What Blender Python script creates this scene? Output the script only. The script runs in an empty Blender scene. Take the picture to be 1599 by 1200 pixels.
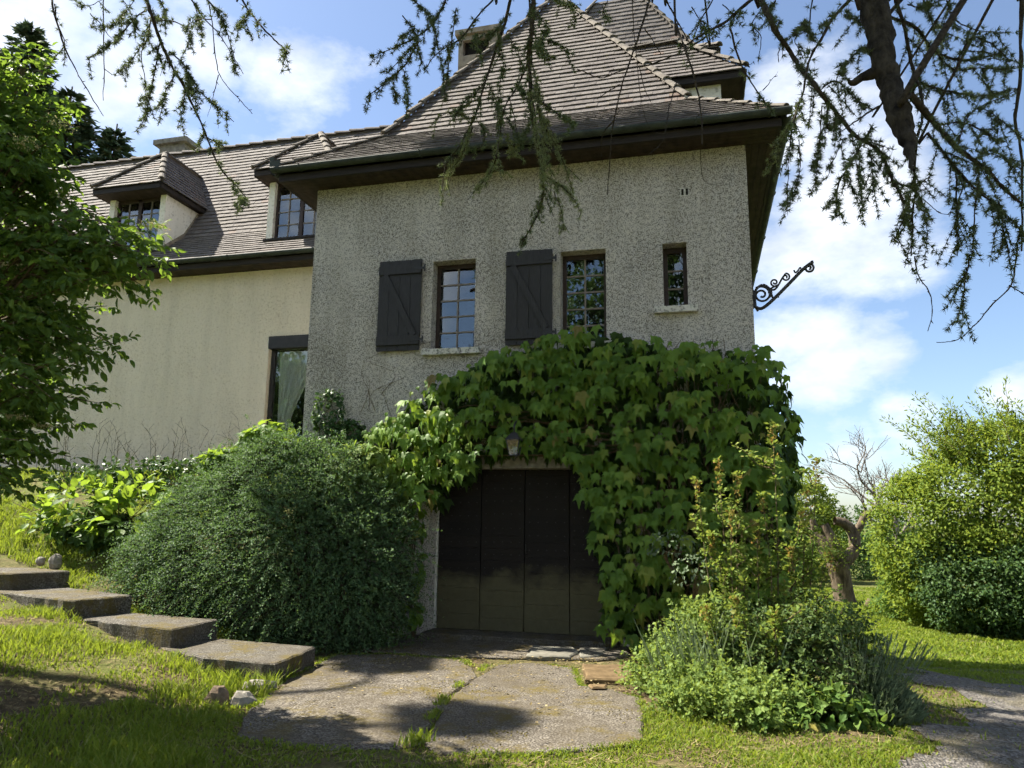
import bpy, math, random
import numpy as np
from mathutils import Matrix, Vector
S = bpy.context.scene
COL = S.collection
rng = np.random.default_rng(7)
random.seed(7)

# ------------------------------------------------------------------ camera
CAM = np.array([0.0, -10.0, 1.65])
YAW, PITCH, ROLL = 0.25103, 0.180995, 0.012576
fw = np.array([-math.sin(YAW)*math.cos(PITCH), math.cos(YAW)*math.cos(PITCH), math.sin(PITCH)])
r0 = np.array([math.cos(YAW), math.sin(YAW), 0.0]); u0 = np.cross(r0, fw)
rt = r0*math.cos(ROLL)+u0*math.sin(ROLL); up = -r0*math.sin(ROLL)+u0*math.cos(ROLL)
cd = bpy.data.cameras.new('camera'); co = bpy.data.objects.new('camera', cd); COL.objects.link(co)
M = Matrix(((rt[0], up[0], -fw[0], CAM[0]), (rt[1], up[1], -fw[1], CAM[1]), (rt[2], up[2], -fw[2], CAM[2]), (0, 0, 0, 1)))
co.matrix_world = M
cd.sensor_width = 36; cd.lens = 36*1140.36/1599; cd.clip_end = 3000; cd.clip_start = 0.05
S.camera = co
def lookdir(px, py):
    d = rt*(px-800)/1140.36-up*(py-600)/1140.36+fw
    return d/np.linalg.norm(d)

# ------------------------------------------------------------------ light and sky
SUN = np.array([-0.80, 0.06, 1.0]); SUN /= np.linalg.norm(SUN)
EL = math.asin(SUN[2]); AZ = math.atan2(SUN[0], SUN[1])
sd = bpy.data.lights.new('sun', 'SUN'); sd.energy = 5.0; sd.angle = math.radians(0.55); sd.color = (1.0, 0.93, 0.80)
so = bpy.data.objects.new('sun', sd); COL.objects.link(so)
so.rotation_euler = Vector(SUN).to_track_quat('Z', 'Y').to_euler()
so.location = (0, 0, 40)
S.view_settings.view_transform = 'Standard'; S.view_settings.look = 'None'
S.view_settings.exposure = 1.8; S.view_settings.gamma = 1.0
W = bpy.data.worlds.new('World'); S.world = W; W.use_nodes = True

class NT:
    def __init__(s, nt): s.nt = nt; nt.nodes.clear()
    def n(s, t, **k):
        o = s.nt.nodes.new(t)
        for a, v in k.items():
            if a[0] == '_': setattr(o, a[1:], v)
            else:
                key = int(a[1:]) if a[0] == 'i' and a[1:].isdigit() else a
                sock = o.inputs[key]
                if isinstance(v, bpy.types.NodeSocket): s.nt.links.new(v, sock)
                else: sock.default_value = v
        return o
    def link(s, a, b): s.nt.links.new(a, b)
    def math(s, op, a, b=0.0, c=None, clamp=False):
        o = s.nt.nodes.new('ShaderNodeMath'); o.operation = op; o.use_clamp = clamp
        for i, v in enumerate((a, b) if c is None else (a, b, c)):
            if isinstance(v, bpy.types.NodeSocket): s.nt.links.new(v, o.inputs[i])
            else: o.inputs[i].default_value = v
        return o.outputs[0]
    def ramp(s, fac, stops, interp='LINEAR'):
        o = s.nt.nodes.new('ShaderNodeValToRGB'); s.nt.links.new(fac, o.inputs[0]); e = o.color_ramp.elements
        o.color_ramp.interpolation = interp
        while len(e) < len(stops): e.new(0.5)
        for i, (p, c) in enumerate(stops):
            e[i].position = p; e[i].color = (c[0], c[1], c[2], 1) if not isinstance(c, (int, float)) else (c, c, c, 1)
        return o.outputs[0]
    def mix(s, fac, a, b, mode='MIX'):
        o = s.nt.nodes.new('ShaderNodeMix'); o.data_type = 'RGBA'; o.blend_type = mode
        for sock, v in ((o.inputs[0], fac), (o.inputs[6], a), (o.inputs[7], b)):
            if isinstance(v, bpy.types.NodeSocket): s.nt.links.new(v, sock)
            elif isinstance(v, (tuple, list)): sock.default_value = (v[0], v[1], v[2], 1)
            else: sock.default_value = v
        return o.outputs[2]
    def noise(s, vec, scale, detail=3.0, rough=0.55, out=0, w=None):
        o = s.nt.nodes.new('ShaderNodeTexNoise'); o.inputs['Scale'].default_value = scale
        o.inputs['Detail'].default_value = detail; o.inputs['Roughness'].default_value = rough
        if vec is not None: s.nt.links.new(vec, o.inputs['Vector'])
        return o.outputs[out]

w = NT(W.node_tree)
tc = w.n('ShaderNodeTexCoord').outputs['Generated']
sky = w.n('ShaderNodeTexSky', _sky_type='NISHITA', _sun_disc=False, _sun_elevation=EL, _sun_rotation=AZ, _altitude=200.0, _air_density=1.0, _dust_density=1.0, _ozone_density=1.6).outputs[0]
# clouds: banks placed where the photograph has them, broken up by noise, and a scattered noise field over the rest of the sky
nrm = w.n('ShaderNodeVectorMath', _operation='NORMALIZE'); w.link(tc, nrm.inputs[0]); dirv = nrm.outputs[0]
sq = w.n('ShaderNodeMapping'); w.link(dirv, sq.inputs['Vector']); sq.inputs['Scale'].default_value = (1.0, 1.0, 1.9)
n1 = w.noise(sq.outputs[0], 4.2, 8.0, 0.62)
n2 = w.noise(sq.outputs[0], 1.7, 3.0, 0.5)
acc = None
BLOBS = [(330, 60, 0.10, 0.60), (200, 130, 0.11, 0.75), (470, 120, 0.12, 0.55), (60, 40, 0.15, 0.55), (520, 40, 0.07, 0.3), (1330, 300, 0.16, 0.9), (1260, 210, 0.12, 0.9), (1225, 390, 0.10, 0.6),
         (1290, 560, 0.10, 0.70), (1370, 545, 0.07, 0.6), (1220, 530, 0.08, 0.5), (1330, 690, 0.07, 0.5), (1400, 660, 0.06, 0.5), (1290, 620, 0.07, 0.4), (1590, 600, 0.05, 0.5), (1560, 120, 0.08, 0.2), (1250, 760, 0.06, 0.4)]
for px, py, rad, amp in BLOBS:
    d = lookdir(px, py)
    dp = w.n('ShaderNodeVectorMath', _operation='DISTANCE'); w.link(dirv, dp.inputs[0]); dp.inputs[1].default_value = tuple(d)
    m = w.n('ShaderNodeMapRange', _interpolation_type='SMOOTHSTEP'); w.link(dp.outputs['Value'], m.inputs[0])
    m.inputs[1].default_value = rad*1.25; m.inputs[2].default_value = 0.0; m.inputs[3].default_value = 0.0; m.inputs[4].default_value = amp
    acc = m.outputs[0] if acc is None else w.math('MAXIMUM', acc, m.outputs[0])
# elsewhere a similar scatter, faded out near the view direction
dp = w.n('ShaderNodeVectorMath', _operation='DISTANCE'); w.link(dirv, dp.inputs[0]); dp.inputs[1].default_value = tuple(lookdir(800, 350))
far = w.n('ShaderNodeMapRange', _interpolation_type='SMOOTHSTEP'); w.link(dp.outputs['Value'], far.inputs[0]); far.inputs[1].default_value = 0.75; far.inputs[2].default_value = 1.1
scat = w.math('MULTIPLY', w.math('MULTIPLY', w.ramp(n2, [(0.42, 0.0), (0.62, 1.0)]), 0.75), far.outputs[0])
cov = w.math('MAXIMUM', acc, scat)
mask = w.math('MULTIPLY_ADD', w.math('SUBTRACT', n1, 0.5), 1.9, cov)
mask = w.ramp(mask, [(0.22, 0.0), (0.5, 0.55), (0.85, 1.0)])
mask = w.math('MULTIPLY', mask, w.ramp(cov, [(0.02, 0.0), (0.2, 1.0)]))
n3 = w.noise(sq.outputs[0], 9.0, 4.0, 0.6)
ccol = w.ramp(n3, [(0.3, (5.4, 5.7, 6.1)), (0.65, (8.0, 8.2, 8.4))])
skyc = w.mix(0.05, w.mix(1.0, sky, (1.08, 1.14, 1.20), 'MULTIPLY'), (6.0, 6.2, 6.4))
fin = w.mix(w.math('MULTIPLY', mask, 0.93), skyc, ccol)
bg = w.n('ShaderNodeBackground', Strength=0.051); w.link(fin, bg.inputs[0])
w.link(bg.outputs[0], w.n('ShaderNodeOutputWorld').inputs[0])
S.cycles.use_denoising = True; S.cycles.denoiser = 'OPENIMAGEDENOISE'; S.cycles.denoising_prefilter = 'FAST'
S.cycles.max_bounces = 5; S.cycles.diffuse_bounces = 3; S.cycles.glossy_bounces = 2; S.cycles.transmission_bounces = 4; S.cycles.transparent_max_bounces = 5
S.cycles.use_adaptive_sampling = True; S.cycles.adaptive_threshold = 0.04; S.cycles.adaptive_min_samples = 16
W.cycles.sampling_method = 'MANUAL'; W.cycles.sample_map_resolution = 256
S.cycles.sample_clamp_indirect = 4.0

# ------------------------------------------------------------------ materials
MATS = {}
def newmat(name):
    m = bpy.data.materials.new(name); m.use_nodes = True; MATS[name] = m
    t = NT(m.node_tree); out = t.n('ShaderNodeOutputMaterial'); t.out = out
    return t
def finish(t, color, rough=0.8, spec=0.3, bump=None, strength=0.3, dist=0.01, metal=0.0):
    p = t.n('ShaderNodeBsdfPrincipled'); p.inputs['Metallic'].default_value = metal
    for sock, v in ((p.inputs['Base Color'], color), (p.inputs['Roughness'], rough), (p.inputs['Specular IOR Level'], spec)):
        if isinstance(v, bpy.types.NodeSocket): t.link(v, sock)
        elif isinstance(v, (tuple, list)): sock.default_value = (v[0], v[1], v[2], 1)
        else: sock.default_value = v
    if bump is not None:
        b = t.n('ShaderNodeBump'); b.inputs['Strength'].default_value = strength; b.inputs['Distance'].default_value = dist
        t.link(bump, b.inputs['Height']); t.link(b.outputs[0], p.inputs['Normal'])
    t.link(p.outputs[0], t.out.inputs[0]); return p
def pos(t): return t.n('ShaderNodeNewGeometry').outputs['Position']
def rnd(t):
    a = t.n('ShaderNodeNewGeometry').outputs['Random Per Island']; b = t.n('ShaderNodeObjectInfo').outputs['Random']
    return t.math('FRACT', t.math('ADD', a, b))
def sepz(t, p, i=2): 
    s = t.n('ShaderNodeSeparateXYZ'); t.link(p, s.inputs[0]); return s.outputs[i]

def m_roughcast(name, light, mid, dark, scale, cov, bumpd, stain):
    t = newmat(name); p = pos(t)
    a = t.noise(p, scale, 3.0, 0.65); b = t.noise(p, scale*0.35, 3.0, 0.6); c = t.noise(p, 0.8, 4.0, 0.6)
    f = t.math('MULTIPLY_ADD', t.math('SUBTRACT', b, 0.5), 0.5, a)
    f = t.math('MULTIPLY_ADD', t.math('SUBTRACT', c, 0.5), 0.26, f)
    col = t.ramp(f, [(cov-0.10, dark), (cov, mid), (cov+0.09, light)])
    # streaks of weathering running down from the eaves
    mp = t.n('ShaderNodeMapping'); t.link(p, mp.inputs['Vector']); mp.inputs['Scale'].default_value = (3.0, 3.0, 0.35)
    st = t.noise(mp.outputs[0], 1.0, 5.0, 0.6)
    col = t.mix(t.math('MULTIPLY', t.ramp(st, [(0.45, 0.0), (0.72, 1.0)]), stain), col, (0.16, 0.145, 0.10))
    cr = t.n('ShaderNodeTexVoronoi', _feature='DISTANCE_TO_EDGE'); t.link(p, cr.inputs['Vector']); cr.inputs['Scale'].default_value = 0.9
    finish(t, col, 0.92, 0.15, f, 0.75, bumpd)
m_roughcast('roughcast_grey', (0.57, 0.535, 0.475), (0.395, 0.370, 0.328), (0.125, 0.118, 0.106), 60.0, 0.48, 0.018, 0.34)
m_roughcast('roughcast_cream', (0.68, 0.61, 0.49), (0.62, 0.55, 0.435), (0.48, 0.41, 0.29), 52.0, 0.40, 0.012, 0.16)
m_roughcast('render_white', (0.80, 0.77, 0.68), (0.70, 0.67, 0.585), (0.42, 0.39, 0.33), 20.0, 0.40, 0.006, 0.2)
m_roughcast('sill_stone', (0.60, 0.585, 0.52), (0.44, 0.43, 0.38), (0.16, 0.16, 0.145), 26.0, 0.44, 0.008, 0.15)

t = newmat('roof_tile'); p = pos(t); rr = rnd(t)
base = t.ramp(rr, [(0.0, (0.085, 0.075, 0.072)), (0.3, (0.102, 0.090, 0.086)), (0.65, (0.118, 0.106, 0.100)), (0.97, (0.140, 0.126, 0.119)), (1.0, (0.135, 0.095, 0.078))])
l1 = t.noise(p, 18.0, 5.0, 0.7); l2 = t.noise(p, 1.1, 3.0, 0.6)
col = t.mix(t.ramp(l1, [(0.45, 0.0), (0.75, 0.75)]), base, (0.19, 0.174, 0.161))
col = t.mix(t.math('MULTIPLY', t.ramp(t.noise(p, 7.0, 4.0, 0.7), [(0.58, 0.0), (0.70, 0.8)]), t.ramp(l2, [(0.5, 0.0), (0.7, 1.0)])), col, (0.16, 0.14, 0.045))
finish(t, col, 0.85, 0.25, l1, 0.4, 0.006)

def m_simple(name, c1, c2, scale, rough, spec, bstr=0.3, bd=0.004, stretch=(1, 1, 1), metal=0.0, det=4.0):
    t = newmat(name); mp = t.n('ShaderNodeMapping'); t.link(pos(t), mp.inputs['Vector']); mp.inputs['Scale'].default_value = stretch
    a = t.noise(mp.outputs[0], scale, det, 0.65)
    col = t.mix(t.ramp(a, [(0.32, 0.0), (0.68, 1.0)]), c1, c2)
    finish(t, col, rough, spec, a, bstr, bd, metal)
m_simple('fascia_wood', (0.010, 0.008, 0.007), (0.032, 0.024, 0.019), 9.0, 0.7, 0.3, 0.5, 0.006, (0.35, 1, 4))
m_simple('soffit_wood', (0.018, 0.013, 0.010), (0.055, 0.038, 0.028), 9.0, 0.75, 0.25, 0.5, 0.004, (1, 0.4, 3))
m_simple('gutter_zinc', (0.024, 0.031, 0.028), (0.055, 0.065, 0.058), 6.0, 0.7, 0.25, 0.1, 0.003)
m_simple('chimney_stone', (0.16, 0.135, 0.105), (0.33, 0.285, 0.22), 7.0, 0.9, 0.2, 0.6, 0.02)
m_simple('shutter_paint', (0.015, 0.0145, 0.0145), (0.038, 0.036, 0.036), 16.0, 0.62, 0.35, 0.5, 0.003, (6, 1, 0.5))
m_simple('window_wood', (0.020, 0.013, 0.010), (0.055, 0.034, 0.024), 22.0, 0.55, 0.4, 0.3, 0.002)
m_simple('muntin_wood', (0.16, 0.135, 0.105), (0.26, 0.22, 0.18), 22.0, 0.55, 0.4, 0.3, 0.002)
m_simple('black_iron', (0.008, 0.008, 0.008), (0.022, 0.020, 0.018), 30.0, 0.5, 0.5, 0.4, 0.002)
m_simple('opening_shade', (0.012, 0.011, 0.010), (0.020, 0.018, 0.015), 2.0, 0.95, 0.1)  # near-black colour stands in for shade inside rooms, vent slots and flue
m_simple('hip_mortar', (0.09, 0.080, 0.070), (0.20, 0.18, 0.155), 11.0, 0.9, 0.2, 0.5, 0.01)
m_simple('stone', (0.12, 0.11, 0.09), (0.28, 0.26, 0.22), 9.0, 0.9, 0.2, 0.7, 0.02)
m_simple('flagstone', (0.085, 0.080, 0.065), (0.19, 0.182, 0.15), 7.0, 0.9, 0.2, 0.6, 0.012)
m_simple('rust_slab', (0.065, 0.044, 0.022), (0.15, 0.105, 0.055), 8.0, 0.95, 0.15, 0.8, 0.015)
m_simple('stump_wood', (0.07, 0.05, 0.035), (0.20, 0.15, 0.10), 14.0, 0.9, 0.2, 0.8, 0.02)
m_simple('curtain', (0.62, 0.62, 0.56), (0.80, 0.80, 0.74), 12.0, 0.9, 0.1, 0.2, 0.004, (5, 5, 0.4))
m_simple('shutter_box', (0.012, 0.011, 0.010), (0.028, 0.025, 0.023), 8.0, 0.5, 0.4)

def m_concrete(name, c1, c2, c3, moss):
    t = newmat(name); p = pos(t)
    a = t.noise(p, 55.0, 2.0, 0.6); b = t.noise(p, 1.3, 5.0, 0.65); c = t.noise(p, 9.0, 4.0, 0.7)
    f = t.math('MULTIPLY_ADD', t.math('SUBTRACT', c, 0.5), 0.35, a)
    col = t.ramp(f, [(0.36, c1), (0.50, c2), (0.64, c3)])
    col = t.mix(t.math('MULTIPLY', t.ramp(b, [(0.36, 0.0), (0.62, 1.0)]), 0.70), col, (0.075, 0.062, 0.042))
    b2 = t.noise(p, 2.1, 6.0, 0.72)
    mz = t.math('MULTIPLY', t.ramp(b2, [(moss, 0.0), (moss+0.12, 1.0)]), t.ramp(t.noise(p, 24.0, 3.0, 0.6), [(0.35, 0.25), (0.6, 1.0)]))
    col = t.mix(mz, col, (0.095, 0.074, 0.022))
    finish(t, col, 0.93, 0.15, f, 0.9, 0.012)
m_concrete('concrete', (0.036, 0.031, 0.026), (0.100, 0.088, 0.073), (0.225, 0.205, 0.172), 0.50)
m_concrete('step_concrete', (0.035, 0.032, 0.028), (0.085, 0.079, 0.069), (0.19, 0.18, 0.158), 0.50)
t = newmat('gravel'); p = pos(t)
v = t.n('ShaderNodeTexVoronoi'); t.link(p, v.inputs['Vector']); v.inputs['Scale'].default_value = 48.0
hue = sepz(t, v.outputs['Color'], 0)
col = t.ramp(hue, [(0.0, (0.05, 0.045, 0.04)), (0.5, (0.098, 0.09, 0.081)), (1.0, (0.19, 0.176, 0.158))])
col = t.mix(t.ramp(t.noise(p, 1.8, 5.0, 0.7), [(0.46, 0.0), (0.68, 0.85)]), col, (0.11, 0.095, 0.05))
finish(t, col, 0.9, 0.2, v.outputs['Distance'], 0.9, 0.02)

t = newmat('ground'); p = pos(t)
a = t.noise(p, 0.9, 6.0, 0.7); b = t.noise(p, 14.0, 5.0, 0.7); c = t.noise(p, 45.0, 3.0, 0.6)
soil = t.ramp(b, [(0.3, (0.035, 0.026, 0.015)), (0.55, (0.095, 0.072, 0.040)), (0.7, (0.19, 0.15, 0.085))])
grn = t.ramp(c, [(0.3, (0.050, 0.080, 0.012)), (0.7, (0.135, 0.175, 0.028))])
ln = t.n('ShaderNodeVectorMath', _operation='DISTANCE'); t.link(p, ln.inputs[0]); ln.inputs[1].default_value = (0, -9, 0)
farm = t.ramp(t.math('DIVIDE', ln.outputs['Value'], 40.0), [(0.22, 0.0), (0.42, 0.55)])
gm = t.math('MULTIPLY', t.math('ADD', t.ramp(a, [(0.44, 0.0), (0.66, 0.75)]), farm, clamp=True), t.ramp(t.noise(p, 6.0, 5.0, 0.75), [(0.32, 0.25), (0.55, 1.0)]))
finish(t, t.mix(gm, soil, grn), 0.95, 0.1, b, 0.9, 0.03)

t = newmat('door_wood'); p = pos(t); ob = t.n('ShaderNodeObjectInfo').outputs['Random']
mp = t.n('ShaderNodeMapping'); t.link(p, mp.inputs['Vector']); mp.inputs['Scale'].default_value = (0.7, 1, 9)
g = t.noise(mp.outputs[0], 6.0, 5.0, 0.65)
col = t.mix(g, (0.006, 0.005, 0.005), (0.014, 0.011, 0.010))
col = t.mix(t.math('MULTIPLY', ob, 0.35), col, (0.022, 0.016, 0.012))
edge = t.math('MULTIPLY_ADD', t.math('SUBTRACT', t.noise(p, 1.6, 5.0, 0.7), 0.5), 0.9, sepz(t, p))
alg = t.ramp(t.math('DIVIDE', edge, 2.0), [(0.36, 1.0), (0.46, 0.0)])
col = t.mix(alg, col, t.mix(t.noise(p, 18.0, 4.0, 0.7), (0.052, 0.047, 0.024), (0.115, 0.104, 0.056)))
finish(t, col, 0.7, 0.25, g, 0.5, 0.005)

for gname, refl, tint in (('glass', 0.10, 0.72), ('glass_clear', 0.01, 0.95)):
    t = newmat(gname)
    gl = t.n('ShaderNodeBsdfGlossy'); gl.inputs['Roughness'].default_value = 0.015; gl.inputs['Color'].default_value = (0.85, 0.9, 0.92, 1)
    tr = t.n('ShaderNodeBsdfTransparent'); tr.inputs['Color'].default_value = (tint, tint*1.02, tint*1.01, 1)
    bn = t.n('ShaderNodeBump'); bn.inputs['Strength'].default_value = 0.025; bn.inputs['Distance'].default_value = 0.01
    t.link(t.noise(pos(t), 3.0, 1.0, 0.5), bn.inputs['Height']); t.link(bn.outputs[0], gl.inputs['Normal'])
    fr = t.n('ShaderNodeFresnel'); fr.inputs[0].default_value = 1.5
    mx = t.n('ShaderNodeMixShader'); t.link(t.math('MULTIPLY_ADD', fr.outputs[0], 2.0, refl, True), mx.inputs[0]); t.link(tr.outputs[0], mx.inputs[1]); t.link(gl.outputs[0], mx.inputs[2])
    t.link(mx.outputs[0], t.out.inputs[0])

def m_leaf(name, stops, trans=0.4, tcol=(0.30, 0.42, 0.04), rough=0.45, spec=0.4, tip=None):
    t = newmat(name); r = rnd(t); col = t.ramp(r, stops)
    p = t.n('ShaderNodeBsdfPrincipled'); t.link(col, p.inputs['Base Color']); p.inputs['Roughness'].default_value = rough+.12; p.inputs['Specular IOR Level'].default_value = spec*.45
    tl = t.n('ShaderNodeBsdfTranslucent'); t.link(t.mix(0.65, col, tcol), tl.inputs[0])
    m = t.n('ShaderNodeMixShader'); m.inputs[0].default_value = trans
    t.link(p.outputs[0], m.inputs[1]); t.link(tl.outputs[0], m.inputs[2]); t.link(m.outputs[0], t.out.inputs[0])
m_leaf('ivy_leaf', [(0.0, (0.065, 0.135, 0.020)), (0.45, (0.110, 0.205, 0.030)), (0.85, (0.160, 0.26, 0.040)), (0.97, (0.23, 0.28, 0.05)), (1.0, (0.20, 0.13, 0.05))], 0.42, (0.30, 0.42, 0.035), 0.38, 0.45)
m_leaf('ivy_back_shade', [(0.0, (0.016, 0.036, 0.010)), (1.0, (0.034, 0.066, 0.014))], 0.3, (0.2, 0.3, 0.03), 0.5, 0.3)  # darker vine leaf: shade of the gaps put into the colour
m_leaf('dark_ivy', [(0.0, (0.025, 0.063, 0.020)), (1.0, (0.063, 0.126, 0.034))], 0.2, (0.12, 0.2, 0.03), 0.3, 0.5)
m_leaf('shrub_leaf', [(0.0, (0.045, 0.092, 0.044)), (0.6, (0.080, 0.145, 0.064)), (1.0, (0.150, 0.225, 0.085))], 0.3, (0.18, 0.30, 0.05), 0.45, 0.35)
m_leaf('hydrangea_leaf', [(0.0, (0.045, 0.100, 0.016)), (1.0, (0.110, 0.195, 0.030))], 0.45, (0.36, 0.50, 0.04), 0.4, 0.4)
m_leaf('elder_leaf', [(0.0, (0.045, 0.090, 0.026)), (0.7, (0.080, 0.145, 0.036)), (1.0, (0.140, 0.215, 0.042))], 0.42, (0.28, 0.42, 0.035), 0.42, 0.4)
m_leaf('elder_flower', [(0.0, (0.40, 0.36, 0.18)), (1.0, (0.62, 0.58, 0.36))], 0.2, (0.5, 0.48, 0.25), 0.7, 0.2)
m_leaf('needle_green', [(0.0, (0.055, 0.085, 0.044)), (0.6, (0.090, 0.128, 0.060)), (1.0, (0.165, 0.19, 0.075))], 0.25, (0.16, 0.20, 0.06), 0.5, 0.3)
m_leaf('needle_fresh', [(0.0, (0.117, 0.156, 0.072)), (1.0, (0.247, 0.280, 0.124))], 0.3, (0.22, 0.25, 0.09), 0.5, 0.3)
m_leaf('conifer_green', [(0.0, (0.036, 0.066, 0.038)), (0.8, (0.082, 0.125, 0.066)), (1.0, (0.16, 0.13, 0.07))], 0.1, (0.06, 0.10, 0.03), 0.55, 0.25)
m_leaf('tree_leaf_light', [(0.0, (0.085, 0.150, 0.023)), (1.0, (0.202, 0.260, 0.039))], 0.42, (0.32, 0.38, 0.035), 0.5, 0.3)
m_leaf('tree_leaf_mid', [(0.0, (0.052, 0.112, 0.023)), (1.0, (0.124, 0.195, 0.042))], 0.38, (0.22, 0.32, 0.04), 0.45, 0.35)
m_leaf('tree_leaf_dark', [(0.0, (0.031, 0.073, 0.023)), (1.0, (0.081, 0.137, 0.044))], 0.3, (0.13, 0.22, 0.035), 0.4, 0.4)
m_leaf('thorn_leaf', [(0.0, (0.085, 0.145, 0.026)), (0.8, (0.165, 0.235, 0.044)), (1.0, (0.24, 0.24, 0.065))], 0.38, (0.30, 0.36, 0.05), 0.45, 0.35)
m_leaf('thorn_dark', [(0.0, (0.036, 0.072, 0.021)), (1.0, (0.091, 0.137, 0.036))], 0.25, (0.14, 0.2, 0.03), 0.45, 0.35)
m_leaf('young_shoot', [(0.0, (0.26, 0.15, 0.055)), (0.45, (0.28, 0.24, 0.06)), (1.0, (0.20, 0.26, 0.055))], 0.4, (0.45, 0.26, 0.06), 0.5, 0.3)
m_leaf('weed_leaf', [(0.0, (0.111, 0.176, 0.046)), (1.0, (0.215, 0.293, 0.078))], 0.4, (0.34, 0.42, 0.06), 0.5, 0.3)
m_leaf('lavender_leaf', [(0.0, (0.085, 0.124, 0.072)), (1.0, (0.189, 0.240, 0.137))], 0.25, (0.18, 0.24, 0.09), 0.6, 0.2)
m_leaf('grass_green', [(0.0, (0.078, 0.127, 0.016)), (0.6, (0.137, 0.195, 0.026)), (0.9, (0.215, 0.254, 0.039)), (1.0, (0.300, 0.300, 0.117))], 0.42, (0.34, 0.42, 0.03), 0.5, 0.3)
m_leaf('straw', [(0.0, (0.14, 0.10, 0.05)), (1.0, (0.34, 0.28, 0.15))], 0.25, (0.3, 0.26, 0.12), 0.7, 0.2)
m_leaf('white_petal', [(0.0, (0.60, 0.58, 0.55)), (1.0, (0.80, 0.79, 0.76))], 0.3, (0.7, 0.7, 0.65), 0.7, 0.2)
m_simple('bark', (0.035, 0.026, 0.018), (0.15, 0.118, 0.085), 16.0, 0.95, 0.15, 1.0, 0.03, (1, 1, 0.35))
m_simple('twig', (0.014, 0.012, 0.009), (0.055, 0.046, 0.034), 40.0, 0.95, 0.15, 0.8, 0.005)
m_simple('cedar_bark', (0.008, 0.007, 0.006), (0.060, 0.052, 0.038), 13.0, 0.95, 0.15, 1.0, 0.04, (1, 1, 0.6))
m_simple('stem_brown', (0.06, 0.045, 0.025), (0.16, 0.12, 0.065), 25.0, 0.9, 0.2, 0.5, 0.004)
m_simple('bare_twig', (0.085, 0.072, 0.062), (0.20, 0.175, 0.155), 30.0, 0.9, 0.2, 0.3, 0.004)
m_simple('mossy_bark', (0.045, 0.034, 0.024), (0.17, 0.135, 0.095), 9.0, 0.95, 0.15, 1.0, 0.05, (1, 1, 0.35))
m_simple('moss', (0.075, 0.060, 0.014), (0.17, 0.14, 0.028), 20.0, 0.95, 0.1, 1.0, 0.02)

# ------------------------------------------------------------------ mesh helpers
def norm(v): return v/np.maximum(np.linalg.norm(v, axis=-1, keepdims=True), 1e-9)
def mesh_np(name, V, F, mat, smooth=False):
    """V (n,3) array, F (m,k) array of equal-sided faces or list of faces"""
    me = bpy.data.meshes.new(name)
    if isinstance(F, np.ndarray):
        V = np.ascontiguousarray(V, dtype=np.float32); F = np.ascontiguousarray(F, dtype=np.int32); k = F.shape[1]
        me.vertices.add(len(V)); me.vertices.foreach_set('co', V.ravel())
        me.loops.add(F.size); me.loops.foreach_set('vertex_index', F.ravel())
        me.polygons.add(len(F)); me.polygons.foreach_set('loop_start', np.arange(0, F.size, k, dtype=np.int32))
        me.update(calc_edges=True)
    else:
        me.from_pydata([tuple(map(float, v)) for v in V], [], F); me.update()
    me.shade_smooth() if smooth else me.shade_flat()
    me.materials.append(MATS[mat]); return me
def add(name, me, parent=None, mat4=None):
    o = bpy.data.objects.new(name, me); COL.objects.link(o)
    m4 = mat4 if mat4 is not None else Matrix.Identity(4)
    if parent is not None:
        o.parent = parent
        if parent.type == 'EMPTY' and parent.parent is None: m4 = Matrix.Translation(-parent.location) @ m4
    o.matrix_basis = m4
    return o
def thing(name, label, cat, loc, group=None):
    o = bpy.data.objects.new(name, None); COL.objects.link(o); o.location = loc; o.empty_display_size = 0.3
    o['label'] = label; o['category'] = cat
    if group: o['group'] = group
    return o
def single(name, label, cat, V, F, mat, smooth=False, group=None):
    V = np.array(V, float); o0 = np.array([V[:, 0].mean(), V[:, 1].mean(), V[:, 2].min()])
    o = add(name, mesh_np(name, V-o0, F, mat, smooth), None, Matrix.Translation(o0))
    o['label'] = label; o['category'] = cat
    if group: o['group'] = group
    return o
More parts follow.
